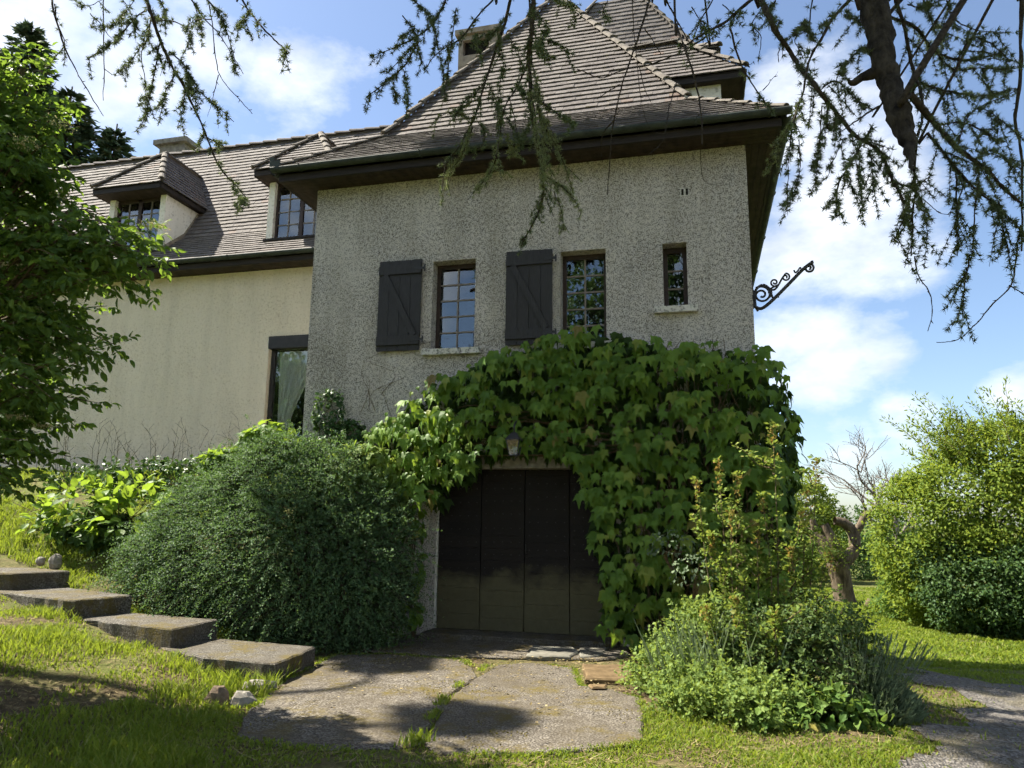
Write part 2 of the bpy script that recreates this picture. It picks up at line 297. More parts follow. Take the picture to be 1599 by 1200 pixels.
class MB:
    def __init__(s): s.V = []; s.F = []
    def poly(s, V, F):
        b = len(s.V); s.V += [tuple(map(float, v)) for v in V]; s.F += [tuple(i+b for i in f) for f in F]; return s
    def box(s, x0, x1, y0, y1, z0, z1):
        return s.poly([(x0, y0, z0), (x1, y0, z0), (x1, y1, z0), (x0, y1, z0), (x0, y0, z1), (x1, y0, z1), (x1, y1, z1), (x0, y1, z1)],
                      [(3, 2, 1, 0), (4, 5, 6, 7), (0, 1, 5, 4), (1, 2, 6, 5), (2, 3, 7, 6), (3, 0, 4, 7)])
    def bar(s, a, b, wv, hv):
        """box from a to b with half-width vectors wv and hv"""
        a, b, wv, hv = [np.array(q, float) for q in (a, b, wv, hv)]
        V = [e+i*wv+j*hv for e in (a, b) for i, j in ((-1, -1), (1, -1), (1, 1), (-1, 1))]
        return s.poly(V, [(3, 2, 1, 0), (4, 5, 6, 7), (0, 1, 5, 4), (1, 2, 6, 5), (2, 3, 7, 6), (3, 0, 4, 7)])
    def prism(s, pts, z0, z1):
        n = len(pts); zz1 = z1 if hasattr(z1, '__len__') else [z1]*n
        V = [(x, y, z0) for x, y in pts]+[(p[0], p[1], zz1[i]) for i, p in enumerate(pts)]
        F = [tuple(range(n-1, -1, -1)), tuple(range(n, 2*n))]+[(i, (i+1) % n, n+(i+1) % n, n+i) for i in range(n)]
        return s.poly(V, F)
    def tube(s, P, R, n=6, cap=True):
        V, F = tube_arrays(P, R, n)
        F = [tuple(f) for f in F]
        if cap: F += [tuple(range(n-1, -1, -1)), tuple(range(len(V)-n, len(V)))]
        return s.poly(V, F)
    def obj(s, name, mat, parent=None, smooth=False): return add(name, mesh_np(name, s.V, s.F, mat, smooth), parent)
    def top(s, name, label, cat, mat, smooth=False, group=None): return single(name, label, cat, s.V, s.F, mat, smooth, group)
def tube_arrays(P, R, n=6):
    P = np.array(P, float); k = len(P); R = np.broadcast_to(np.array(R, float), (k,))
    T = np.gradient(P, axis=0); T = norm(T)
    ref = np.array([0.31, 0.17, 0.93]) if abs(T[0] @ np.array([0.31, 0.17, 0.93])) < 0.9 else np.array([1.0, 0, 0])
    A = norm(np.cross(T, ref)); B = np.cross(T, A)
    a = np.arange(n)*2*np.pi/n
    V = (P[:, None]+R[:, None, None]*(np.cos(a)[None, :, None]*A[:, None]+np.sin(a)[None, :, None]*B[:, None])).reshape(-1, 3)
    i = np.arange(k-1)[:, None]*n; j = np.arange(n)[None]; j2 = (j+1) % n
    F = np.stack([i+j, i+j2, i+n+j2, i+n+j], -1).reshape(-1, 4)
    return V, F
def tubes_mesh(name, paths, mat, n=5, smooth=True):
    Vs, Fs, b = [], [], 0
    for P, R in paths:
        V, F = tube_arrays(P, R, n); Vs.append(V); Fs.append(F+b); b += len(V)
    return mesh_np(name, np.concatenate(Vs), np.concatenate(Fs), mat, smooth)
# ---- leaves: templates lie in x (width), y (towards the tip), z (normal)
TPL = {}
TPL['diamond'] = (np.array([(0, 0, 0), (0.34, 0.45, 0.05), (0, 1, -0.03), (-0.34, 0.45, 0.05)]), np.array([(0, 1, 2), (0, 2, 3)]))
TPL['ovate'] = (np.array([(0, 0, 0), (0.24, 0.14, 0.04), (0.36, 0.42, 0.09), (0.22, 0.76, 0.04), (0, 1, -0.12), (-0.22, 0.76, 0.04), (-0.36, 0.42, 0.09), (-0.24, 0.14, 0.04), (0, 0.42, 0.0), (0, 0.76, -0.03)]),
    np.array([(0, 1, 8), (1, 2, 8), (2, 3, 9), (2, 9, 8), (3, 4, 9), (4, 5, 9), (5, 6, 9), (6, 8, 9), (6, 7, 8), (7, 0, 8)]))
_iv = np.array([(0, 0, 0), (0.13, -0.07, 0), (0.36, 0.0, 0), (0.40, 0.20, 0), (0.62, 0.66, 0), (0.30, 0.50, 0), (0.20, 0.66, 0), (0.0, 1.18, 0), (-0.20, 0.66, 0), (-0.30, 0.50, 0), (-0.62, 0.66, 0), (-0.40, 0.20, 0), (-0.36, 0.0, 0), (-0.13, -0.07, 0), (0, 0.45, 0)], float)
_iv[:, 2] = 0.14*np.abs(_iv[:, 0])-0.42*np.clip(_iv[:, 1]-.1, 0, 2)**2-0.25*np.abs(_iv[:, 0])*np.clip(_iv[:, 1]-.2, 0, 1); _iv[14, 2] -= .02
TPL['ivy'] = (_iv, np.array([(0, 1, 2), (0, 2, 3), (0, 3, 14), (3, 5, 14), (3, 4, 5), (5, 6, 14), (6, 7, 14), (7, 8, 14), (8, 9, 14), (9, 11, 14), (9, 10, 11), (11, 0, 14), (11, 12, 0), (12, 13, 0)]))
TPL['elder'] = (TPL['ovate'][0]*np.array((.68, 1, 1)), TPL['ovate'][1])
TPL['lance'] = (np.array([(0, 0, 0), (0.15, 0.4, 0.03), (0, 1, -0.08), (-0.15, 0.4, 0.03)]), np.array([(0, 1, 2), (0, 2, 3)]))
TPL['needle'] = (np.array([(-0.03, 0, 0), (0.03, 0, 0), (0, 1, 0)]), np.array([(0, 1, 2)]))
def frames(tip, nor):
    Y = norm(tip); Z = norm(nor-(nor*Y).sum(-1, keepdims=True)*Y); X = np.cross(Y, Z); return X, Y, Z
def leaves_arrays(tpl, P, tip, nor, size):
    T, F = TPL[tpl]; X, Y, Z = frames(tip, nor); size = np.broadcast_to(np.asarray(size, float), (len(P),))
    V = P[:, None]+size[:, None, None]*(T[None, :, 0:1]*X[:, None]+T[None, :, 1:2]*Y[:, None]+T[None, :, 2:3]*Z[:, None])
    Fo = F[None]+(np.arange(len(P))*len(T))[:, None, None]
    return V.reshape(-1, 3), Fo.reshape(-1, 3)
def leaf_mesh(name, tpl, P, tip, nor, size, mat):
    V, F = leaves_arrays(tpl, P, tip, nor, size); return mesh_np(name, V, F, mat)
def stuff(o): o['kind'] = 'stuff'; return o
def leaf_objects(parent, tpl, P, tip, nor, size, mat, name='leaf'):
    T, F = TPL[tpl]; me = mesh_np(name, T, F, mat); X, Y, Z = frames(tip, nor)
    size = np.broadcast_to(np.asarray(size, float), (len(P),))
    for p, x, y, z, s in zip(P, X, Y, Z, size):
        add(name, me, parent, Matrix(((x[0]*s, y[0]*s, z[0]*s, p[0]), (x[1]*s, y[1]*s, z[1]*s, p[1]), (x[2]*s, y[2]*s, z[2]*s, p[2]), (0, 0, 0, 1))))
def rvec(n): return norm(rng.normal(size=(n, 3)))
def U(a, b, n=None): return rng.uniform(a, b, n)
_tab = np.random.default_rng(3).random((64, 64))
def vnoise(x, y, s):
    x = np.asarray(x)*s; y = np.asarray(y)*s; xi = np.floor(x).astype(int); yi = np.floor(y).astype(int); fx = x-xi; fy = y-yi
    fx = fx*fx*(3-2*fx); fy = fy*fy*(3-2*fy); g = lambda a, b: _tab[a % 64, b % 64]
    return (g(xi, yi)*(1-fx)+g(xi+1, yi)*fx)*(1-fy)+(g(xi, yi+1)*(1-fx)+g(xi+1, yi+1)*fx)*fy
def sst(a, b, x):
    t = np.clip((x-a)/(b-a), 0, 1); return t*t*(3-2*t)
def bez(pts, n):
    """smooth polyline through pts (Catmull-Rom)"""
    P = np.array(pts, float); k = len(P)
    if k < 3:
        s = np.linspace(0, 1, n)[:, None]; return P[0]*(1-s)+P[-1]*s
    Q = np.vstack([2*P[0]-P[1], P, 2*P[-1]-P[-2]]); out = []
    tt = np.linspace(0, k-1-1e-6, n)
    for t_ in tt:
        i = int(t_); f = t_-i; a, b, c, d = Q[i:i+4]
        out.append(0.5*((2*b)+(-a+c)*f+(2*a-5*b+4*c-d)*f*f+(-a+3*b-3*c+d)*f**3))
    return np.array(out)

# ------------------------------------------------------------------ terrain
def terr0(x, y):
    left = 0.14*np.clip(-4.6-x, 0, 8)
    b = sst(-1.6, 2.7, y)*sst(-3.9, -6.3, x)
    z = left+(2.45-left)*b
    return z-1.25*sst(-3, 9, y)*sst(.9, 3.5, x)
SLAB_A = [(-4.30, -1.60), (-4.12, -2.9), (-3.95, -3.55), (-3.79, -4.11), (-3.42, -4.86), (-2.9, -4.93), (-2.43, -4.83), (-2.045, -4.61), (-2.315, -3.17), (-2.325, -2.20), (-2.72, -1.46), (-3.7, -1.36)]
SLAB_B = [(-2.30, -2.21), (-2.29, -3.17), (-2.02, -4.6), (-1.82, -4.77), (-1.34, -4.65), (-0.92, -4.44), (-0.56, -4.18), (-0.49, -4.05), (-0.51, -3.31), (-0.60, -2.69), (-0.89, -2.42), (-1.22, -2.36), (-1.42, -1.55), (-1.94, -1.38), (-2.26, -1.60)]
GRAVEL = [(2.35, 0.3), (2.28, -0.6), (2.33, -1.3), (2.42, -1.9), (2.30, -2.35), (2.02, -2.7), (1.82, -3.19), (1.62, -3.7), (1.40, -4.06), (1.2, -4.6), (0.9, -5.6), (1.0, -9), (6, -9), (6.5, -4), (5.2, -1.6), (4.3, 0.2), (3.5, 1.1), (2.8, 0.9)]
def inside(poly, x, y):
    c = np.zeros(np.shape(x), bool); n = len(poly)
    for i in range(n):
        x1, y1 = poly[i]; x2, y2 = poly[(i+1) % n]
        with np.errstate(divide='ignore', invalid='ignore'):
            c ^= ((y1 > y) != (y2 > y)) & (x < (x2-x1)*(y-y1)/(y2-y1+1e-12)+x1)
    return c
def terr(x, y):
    x = np.asarray(x, float); y = np.asarray(y, float)
    flat = 1-sst(-4.2, -4.9, x)*1.0
    yard = sst(-5.6, -5.0, y)*(1-sst(-4.1, -4.9, x))*(1-sst(-0.4, 0.3, x))*(1-sst(8, 9, y))
    n = (vnoise(x, y, 1.1)-0.5)*0.10+(vnoise(x+9, y+4, 3.3)-0.5)*0.035
    far = sst(30, 90, np.hypot(x, y))
    return terr0(x, y)+n*(1-yard)-0.006*yard+far*(vnoise(x, y, 0.01)-0.6)*5
def axis(a, b, step, lo, hi):
    c = list(np.arange(a, b+1e-6, step)); d = step; v = b
    while v < hi: d *= 1.35; v += d; c.append(min(v, hi))
    d = step; v = a
    while v > lo: d *= 1.35; v -= d; c.insert(0, max(v, lo))
    return np.array(c)
gx = axis(-12, 9, 0.14, -900, 900); gy = axis(-9, 16, 0.14, -900, 900)
X, Y = np.meshgrid(gx, gy); Z = terr(X, Y)
nx, ny = len(gx), len(gy); ii = (np.arange(ny-1)[:, None]*nx+np.arange(nx-1)[None])
F = np.stack([ii, ii+1, ii+nx+1, ii+nx], -1).reshape(-1, 4)
o = add('ground', mesh_np('ground', np.stack([X, Y, Z], -1).reshape(-1, 3), F, 'ground', True)); o['kind'] = 'structure'

def rough_slab(name, poly, z1, z0, mat, seg=0.12, jit=0.018, bump=0.008):
    P = []
    for i in range(len(poly)):
        a = np.array(poly[i]); b = np.array(poly[(i+1) % len(poly)]); k = max(1, int(np.linalg.norm(b-a)/seg))
        for j in range(k): P.append(a+(b-a)*j/k+rng.normal(size=2)*jit)
    P = np.array(P); c = P.mean(0); inn = c+(P-c)*(1-0.02/np.maximum(np.linalg.norm(P-c, axis=1, keepdims=True), .1)*1.0)
    n = len(P); V = [(x, y, z0) for x, y in P]+[(x, y, z1-0.014+rng.normal()*bump*.4) for x, y in P]+[(x, y, z1) for x, y in inn]
    F = [(i, (i+1) % n, n+(i+1) % n, n+i) for i in range(n)]+[(n+i, n+(i+1) % n, 2*n+(i+1) % n, 2*n+i) for i in range(n)]+[tuple(range(2*n, 3*n))]
    return V, F
def slab_structure(name, poly, z1, z0, mat):
    V, F = rough_slab(name, poly, z1, z0, mat); o = add(name, mesh_np(name, V, F, mat)); o['kind'] = 'structure'; return o
slab_structure('driveway_slab', SLAB_A, 0.014, -0.1, 'concrete')
slab_structure('driveway_slab', SLAB_B, 0.017, -0.1, 'concrete')
slab_structure('driveway_slab', [(-4.2, 0.28), (-4.25, -0.4), (-4.1, -1.3), (-3.4, -1.32), (-2.3, -1.2), (-1.2, -0.95), (-0.9, -0.6), (-0.95, 0.28)], 0.026, -0.1, 'concrete')
slab_structure('door_threshold', [(-3.78, 0.34), (-3.80, -0.16), (-2.6, -0.20), (-1.08, -0.14), (-1.08, 0.34)], 0.085, -0.1, 'step_concrete')
def draped(name, poly, step, off, mat):
    xs = np.array([p[0] for p in poly]); ys = np.array([p[1] for p in poly])
    ax = np.arange(xs.min(), xs.max()+step, step); ay = np.arange(ys.min(), ys.max()+step, step)
    X, Y = np.meshgrid(ax, ay); X = X+(vnoise(X, Y, 2.5)-.5)*.3*0; Z = terr(X, Y)+off
    cx = (X[:-1, :-1]+step/2); cy = (Y[:-1, :-1]+step/2)
    k = inside(poly, cx+(vnoise(cx, cy, 2.2)-.5)*.55+(vnoise(cx+5, cy, 7)-.5)*.2, cy+(vnoise(cx+30, cy, 2.2)-.5)*.55)
    n = X.shape[1]; i0 = (np.arange(X.shape[0]-1)[:, None]*n+np.arange(n-1)[None])[k]
    F = np.stack([i0, i0+1, i0+n+1, i0+n], -1); used, inv = np.unique(F, return_inverse=True)
    V = np.stack([X, Y, Z], -1).reshape(-1, 3)[used]
    o = add(name, mesh_np(name, V, inv.reshape(-1, 4), mat, True)); o['kind'] = 'structure'; return o
draped('gravel_path', GRAVEL, 0.07, 0.012, 'gravel')

# ------------------------------------------------------------------ steps, stones
def slab_thing(name, label, cat, poly, z1, z0, mat, group=None, jit=0.012):
    V, F = rough_slab(name, poly, z1, z0, mat, 0.14, jit); return single(name, label, cat, V, F, mat, False, group)
G = 'concrete garden steps climbing the bank'
slab_thing('garden_step', 'lowest concrete step, beside the driveway slab and the fine-leaved shrub', 'step', [(-6.0, -2.05), (-4.24, -2.20), (-4.12, -3.18), (-5.0, -3.12), (-6.0, -2.72)], 0.20, -0.15, 'step_concrete', G)
slab_thing('garden_step', 'second concrete step from the driveway, tucked against the shrub', 'step', [(-7.6, -1.75), (-5.68, -1.98), (-5.66, -2.80), (-7.5, -2.42)], 0.40, 0.02, 'step_concrete', G)
slab_thing('garden_step', 'third concrete step from the driveway, below the hydrangea', 'step', [(-9.2, -1.05), (-7.11, -1.80), (-7.33, -2.50), (-9.2, -2.02)], 0.61, 0.1, 'step_concrete', G)
slab_thing('garden_step', 'topmost concrete step in view, cut by the left edge of the photo', 'step', [(-10.6, -0.7), (-8.72, -1.18), (-8.98, -1.85), (-10.2, -1.95)], 0.83, 0.4, 'step_concrete', G)
def rock(name, label, c, rx, ry, rz, rot, mat, seed, group=None):
    g = np.random.default_rng(seed); n, m = 9, 7; V = []; 
    for j in range(1, m):
        for i in range(n):
            a = 2*math.pi*i/n; b = math.pi*j/m; k = 1+g.normal()*0.09
            x, y, z = math.cos(a)*math.sin(b)*rx*k, math.sin(a)*math.sin(b)*ry*k, math.cos(b)*rz*k
            V.append((c[0]+x*math.cos(rot)-y*math.sin(rot), c[1]+x*math.sin(rot)+y*math.cos(rot), c[2]+z))
    V += [(c[0], c[1], c[2]+rz), (c[0], c[1], c[2]-rz)]
    F = [(j*n+i, (j+1)*n+i, (j+1)*n+(i+1) % n, j*n+(i+1) % n) for j in range(m-2) for i in range(n)]
    F += [(len(V)-2, i, (i+1) % n) for i in range(n)]+[(len(V)-1, (m-2)*n+(i+1) % n, (m-2)*n+i) for i in range(n)]
    return single(name, label, 'stone', V, F, mat, False, group)
G = 'edging stones by the driveway slab'
rock('edging_stone', 'upright rounded brown stone at the grass edge, leftmost of the three', (-4.17, -4.02, 0.02), 0.11, 0.08, 0.14, .3, 'stump_wood', 1, G)
rock('edging_stone', 'squat grey stone leaning against the upright edging stone', (-3.98, -3.93, 0.0), 0.12, 0.10, 0.11, .9, 'stone', 2, G)
rock('edging_stone', 'flat pale stone by the foot of the lowest step', (-4.13, -3.44, 0.02), 0.17, 0.10, 0.08, .5, 'stone', 5, G)
rock('small_stone', 'small dark stone on the bank above the topmost step', (-9.15, -1.02, 0.93), 0.10, 0.08, 0.12, .2, 'stone', 7)
rock('small_stone', 'tiny stone lying behind the topmost step, left of the dark one', (-9.46, -0.98, 0.93), 0.07, 0.06, 0.07, .2, 'stone', 8)
slab_thing('paving_stone', 'loose pale flagstone lying in front of the garage door', 'stone', [(-2.15, -0.42), (-1.62, -0.40), (-1.50, -0.62), (-1.56, -1.04), (-1.75, -1.12), (-2.05, -1.18)], 0.050, 0.0, 'flagstone')
slab_thing('paving_stone', 'smaller dark flagstone wedged between the loose flagstone and the vine', 'stone', [(-1.56, -0.36), (-1.20, -0.22), (-1.22, -0.80), (-1.46, -1.02), (-1.50, -0.70)], 0.042, 0.0, 'flagstone')
slab_thing('paving_stone', 'rust-brown mossy slab at the right edge of the driveway', 'stone', [(-1.33, -1.48), (-0.80, -1.34), (-0.72, -2.10), (-1.17, -2.24)], 0.055, -0.05, 'rust_slab')
slab_thing('stone_chip', 'small tan stone chip on the slab below the rust-brown slab', 'stone', [(-1.12, -2.40), (-0.95, -2.36), (-0.93, -2.50), (-1.08, -2.56)], 0.045, 0.03, 'rust_slab')

# ------------------------------------------------------------------ house
H = thing('house', 'grey roughcast country house with steep brown tiled hip roofs and lower cream wing', 'house', (-2.5, 3.0, 0))
WX0, WX1, EV, OV = -5.87, 0.78, 7.03, 0.5
DOORX0, DOORX1, DOORZ = -3.76, -1.10, 2.38
WIN = [(-3.83, -3.15, 4.09, 5.48), (-1.86, -1.20, 4.09, 5.48), (-0.40, -0.07, 4.54, 5.48)]
def wall_holes(x0, x1, z0, z1, y, holes, depth):
    xs = sorted({x0, x1, *[h[0] for h in holes], *[h[1] for h in holes]}); zs = sorted({z0, z1, *[h[2] for h in holes], *[h[3] for h in holes]})
    mb = MB(); idx = {}
    def vid(x, yy, z):
        k = (round(x, 4), round(yy, 4), round(z, 4))
        if k not in idx: idx[k] = len(mb.V); mb.V.append(k)
        return idx[k]
    for a, b in zip(xs, xs[1:]):
        for c, d in zip(zs, zs[1:]):
            mx_, mz_ = (a+b)/2, (c+d)/2
            if any(h[0] < mx_ < h[1] and h[2] < mz_ < h[3] for h in holes): continue
            mb.F.append((vid(a, y, c), vid(b, y, c), vid(b, y, d), vid(a, y, d)))
    for h in holes:
        hx = [x for x in xs if h[0] <= x <= h[1]]; hz = [z for z in zs if h[2] <= z <= h[3]]
        for a, b in zip(hx, hx[1:]):
            for z, fl in ((h[2], 0), (h[3], 1)):
                if z == z0: continue
                f = (vid(a, y, z), vid(b, y, z), vid(b, y+depth, z), vid(a, y+depth, z)); mb.F.append(f if fl else f[::-1])
        for a, b in zip(hz, hz[1:]):
            for x, fl in ((h[0], 1), (h[1], 0)):
                f = (vid(x, y, a), vid(x, y, b), vid(x, y+depth, b), vid(x, y+depth, a)); mb.F.append(f if fl else f[::-1])
    return mb
mb = wall_holes(WX0, WX1, -0.6, 6.86, 0.0, [(DOORX0, DOORX1, -0.6, DOORZ)]+WIN, 0.32)
mb.poly([(WX1, 0, -0.6), (WX1, 7.6, -1.6), (WX1, 7.6, 6.86), (WX1, 0, 6.86)], [(0, 1, 2, 3)])
mb.poly([(WX0, 0, -0.6), (WX0, 7.6, -0.6), (WX0, 7.6, 6.86), (WX0, 0, 6.86)], [(3, 2, 1, 0)])
mb.poly([(WX0, 7.6, -1.6), (WX1, 7.6, -1.6), (WX1, 7.6, 6.86), (WX0, 7.6, 6.86)], [(1, 0, 3, 2)])
tower = mb.obj('wall', 'roughcast_grey', H); tower['label'] = 'grey speckled roughcast tower wall'
# closed boxes whose black faces stand in for unlit rooms
mb = MB()
for x0, x1, z0, z1 in WIN: mb.box(x0-.05, x1+.05, 0.33, 1.6, z0-.05, z1+.05)
o = mb.obj('room_shade_box', 'opening_shade', H)
YW = 3.3
WINGWIN = (-8.72, -6.9, 2.72, 5.36)
mb = wall_holes(-22, WX0+.1, 1.6, 6.86, YW, [WINGWIN], 0.22)
mb.poly([(-22, YW, 1.6), (-22, 9, 1.6), (-22, 9, 6.86), (-22, YW, 6.86)], [(3, 2, 1, 0)])
o = mb.obj('wall', 'roughcast_cream', H); o['label'] = 'cream roughcast wall of the lower wing'
MB().box(-22.02, WX0-.02, YW-.035, YW-.002, 1.6, 2.62).obj('plinth', 'roughcast_cream', H)
MB().box(-9.2, -6.6, YW+.55, YW+2.0, 2.5, 5.45).obj('room_shade_box', 'opening_shade', H)

# ---- windows
def window(x0, x1, z0, z1, y, nxp, nzp, fr=0.055, bar=0.022, mat='window_wood', light='muntin_wood'):
    mb = MB(); mb.box(x0, x0+fr, y, y+.07, z0, z1).box(x1-fr, x1, y, y+.07, z0, z1).box(x0+fr, x1-fr, y+.001, y+.069, z1-fr*1.25, z1).box(x0+fr, x1-fr, y+.001, y+.069, z0, z0+fr*1.1)
    wo = mb.obj('window', mat, H)
    a, b, c, d = x0+fr, x1-fr, z0+fr*1.1, z1-fr*1.25
    for i in range(1, nxp):
        xc = a+(b-a)*i/nxp; MB().box(xc-bar/2, xc+bar/2, y+.012, y+.05, c, d).obj('glazing_bar', light, wo)
    for k in range(1, nzp):
        zc = c+(d-c)*k/nzp; MB().box(a, b, y+.015, y+.047, zc-bar/2, zc+bar/2).obj('glazing_bar', light, wo)
    for i in range(nxp):
        for k in range(nzp):
            xa, xb = a+(b-a)*i/nxp, a+(b-a)*(i+1)/nxp; za, zb = c+(d-c)*k/nzp, c+(d-c)*(k+1)/nzp
            ty, tx = rng.normal()*.0012, rng.normal()*.0012
            MB().poly([(xa, y+.03-ty-tx, za), (xb, y+.03-ty+tx, za), (xb, y+.03+ty+tx, zb), (xa, y+.03+ty-tx, zb)], [(0, 1, 2, 3)]).obj('pane', 'glass', wo)
    return wo
window(*WIN[0], 0.20, 2, 5); window(*WIN[1], 0.20, 2, 5); window(*WIN[2], 0.20, 1, 3, 0.06)
for (x0, x1, z0, z1), e, th in ((WIN[0], 0.11, 0.085), (WIN[1], 0.11, 0.085), (WIN[2], 0.13, 0.085)):
    mb = MB().box(x0-e, x1+e, -0.09, 0.30, z0-th, z0+.004); mb.obj('window_sill', 'sill_stone', H)
# shutters
for x0 in (-4.68, -2.66):
    x1, z0, z1 = x0+.695, 4.095, 5.515
    so_ = MB().box(x0+.01, x1-.01, -.045, -.032, z0+.01, z1-.01).obj('shutter', 'shutter_paint', H)
    for k in range(4):
        a = x0+(x1-x0)*k/4; MB().box(a+.0025, a+(x1-x0)/4-.0025, -.068, -.046, z0+rng.uniform(-.004, .004), z1+rng.uniform(-.004, .004)).obj('plank', 'shutter_paint', so_)
    MB().box(x0+.004, x1-.004, -.096, -.069, z1-.225, z1-.085).obj('batten', 'shutter_paint', so_)
    MB().box(x0+.004, x1-.004, -.096, -.069, z0+.085, z0+.225).obj('batten', 'shutter_paint', so_)
    MB().bar((x0+.10, -.0825, z1-.226), (x1-.09, -.0825, z0+.226), (.045*.86, 0, .045*.5), (0, .0133, 0)).obj('brace', 'shutter_paint', so_)
    for zz in (z0+.155, z1-.155): MB().box(x1-.12, x1+.07, -.101, -.0965, zz-.018, zz+.018).tube([(x1+.055, -.09, zz-.05), (x1+.055, -.09, zz+.05)], .014, 6).obj('hinge', 'black_iron', so_)
# vent slits
for x in (-0.115, -0.055): MB().box(x, x+.032, -.004, .01, 6.18, 6.275).obj('vent_slot', 'opening_shade', H)
MB().box(-0.13, -0.01, -.0035, .008, 6.165, 6.29).obj('vent_plate', 'sill_stone', H)

# ---- garage door
LW = 0.645; LX = -3.72
for i in range(4):
    a, b = LX+i*LW, LX+(i+1)*LW
    lf = MB().box(a+.006, b-.006, .335, .36, .085, 2.6).obj('door_leaf', 'door_wood', H)
    zs = [.09]
    while zs[-1] < 2.55: zs.append(zs[-1]+rng.uniform(.165, .215))
    for k in range(len(zs)-1):
        dy = rng.uniform(-.002, .002)
        MB().box(a+.005+rng.uniform(0, .003), b-.005-rng.uniform(0, .003), .300+dy, .334, zs[k]+.0012, zs[k+1]-.0012).obj('board', 'door_wood', lf)
    mb = MB()
    for k in range(4, len(zs)-1):
        for j in range(5):
            x = a+.07+j*(LW-.14)/4; z = (zs[k]+zs[k+1])/2; mb.box(x-.008, x+.008, .288, .302, z-.008, z+.008)
    stuff(mb.obj('studs', 'black_iron', lf))
MB().tube([(-2.40, .295, 1.16), (-2.40, .265, 1.16), (-2.40, .255, 1.20), (-2.40, .255, 1.28)], .012, 6).obj('door_handle', 'black_iron', H)
MB().box(DOORX0+.002, LX-.002, .29, .40, .08, DOORZ).obj('door_jamb', 'sill_stone', H); MB().box(LX+4*LW+.002, DOORX1-.002, .29, .40, .08, DOORZ).obj('door_jamb', 'door_wood', H)
mb = MB().box(DOORX0-.10, DOORX1+.10, -.02, .27, DOORZ-.05, DOORZ+.20); mb.obj('lintel', 'stone', H)
MB().box(-4.5, 0, .40, 2.4, -.1, 3.0).obj('room_shade_box', 'opening_shade', H)

# ---- wing window with roller shutter box
a, b, c, d = WINGWIN
MB().box(a, b, YW-.03, YW+.20, d-.27, d-.005).obj('roller_shutter_box', 'shutter_box', H)
wf = MB().box(a+.01, a+.09, YW+.10, YW+.19, c, d-.272).box(a+1.02, a+1.10, YW+.10, YW+.19, c, d-.272).box(a+.09, a+1.02, YW+.101, YW+.189, c, c+.1).obj('window', 'shutter_box', H)
MB().box(a+.09, a+1.02, YW+.14, YW+.15, c+.1, d-.272).obj('pane', 'glass_clear', wf)
MB().box(a-.25, b, YW-.10, YW+.05, c-.12, c-.003).obj('window_sill', 'sill_stone', H)
# curtain gathered to the left of that window
n, m = 40, 16; V = []
for j in range(m):
    f = j/(m-1); z = d-.29-f*2.1; wd = (.86-.58*sst(0, .85, f))
    for i in range(n):
        s = i/(n-1); V.append((a+.12+s*wd+.05*f, YW+.24+.03*math.sin(s*34+f*2)+.02*math.sin(s*13), z))
F_ = [(j*n+i, j*n+i+1, (j+1)*n+i+1, (j+1)*n+i) for j in range(m-1) for i in range(n-1)]
single('curtain', 'white net curtain drawn aside behind the tall window of the cream wing', 'curtain', V, F_, 'curtain', True)

# ---- roofs
ROOFS = []
TILE_EXP, TILE_W = 0.148, 0.19
def tile_slope(corners, up_hint, first_n=0, parent=None, exp=TILE_EXP, lift=0.0):
    """corners: planar polygon whose first edge is the eave; tiles laid in courses parallel to it"""
    P = [np.array(c, float) for c in corners]; O = P[0]; u = norm(P[1]-P[0]); nn = norm(np.cross(P[1]-P[0], P[2]-P[0]))
    if nn[2] < 0: nn = -nn
    v = np.cross(nn, u)
    if v[2] < 0: v = -v
    Q = [((p-O) @ u, (p-O) @ v) for p in P]; vmax = max(q[1] for q in Q)
    tiles = []
    k = 0
    while k*exp < vmax-.02:
        va = k*exp; vm = min(va+exp*.5, vmax-.001)
        xs = []
        for i in range(len(Q)):
            (x1, y1), (x2, y2) = Q[i], Q[(i+1) % len(Q)]
            if (y1 > vm) != (y2 > vm): xs.append(x1+(vm-y1)/(y2-y1)*(x2-x1))
        if len(xs) >= 2:
            ua, ub = min(xs), max(xs); off = (k % 2)*TILE_W/2+rng.uniform(-.03, .03); x = ua-((ua+off) % TILE_W)
            sag = rng.normal()*.0015
            while x < ub:
                a, b = max(x+.001, ua), min(x+TILE_W-.001, ub)
                if b-a > .03: tiles.append((a, b, va+rng.normal()*.003, sag+rng.normal()*.0015))
                x += TILE_W
        k += 1
    V = np.zeros((len(tiles), 8, 3)); L = exp*1.22
    for i, (a, b, va, s) in enumerate(tiles):
        th = .023
        lo = .034+s+lift
        vt = min(va+L, vmax+.03)
        hi_ = lo-th/exp*(vt-va); tw = rng.normal()*.0015
        c = [(a, va-.012, lo-th+tw), (b, va-.012, lo-th-tw), (b, vt, hi_-th), (a, vt, hi_-th), (a, va-.012, lo+tw), (b, va-.012, lo-tw), (b, vt, hi_), (a, vt, hi_)]
        for j, (x, y, z) in enumerate(c): V[i, j] = O+u*x+v*y+nn*z
    Fb = np.array([(3, 2, 1, 0), (4, 5, 6, 7), (0, 1, 5, 4), (1, 2, 6, 5), (2, 3, 7, 6), (3, 0, 4, 7)])
    if np.cross(V[0][1]-V[0][0], V[0][3]-V[0][0]) @ nn < 0: Fb = Fb[:, ::-1]
    return V, Fb, tiles
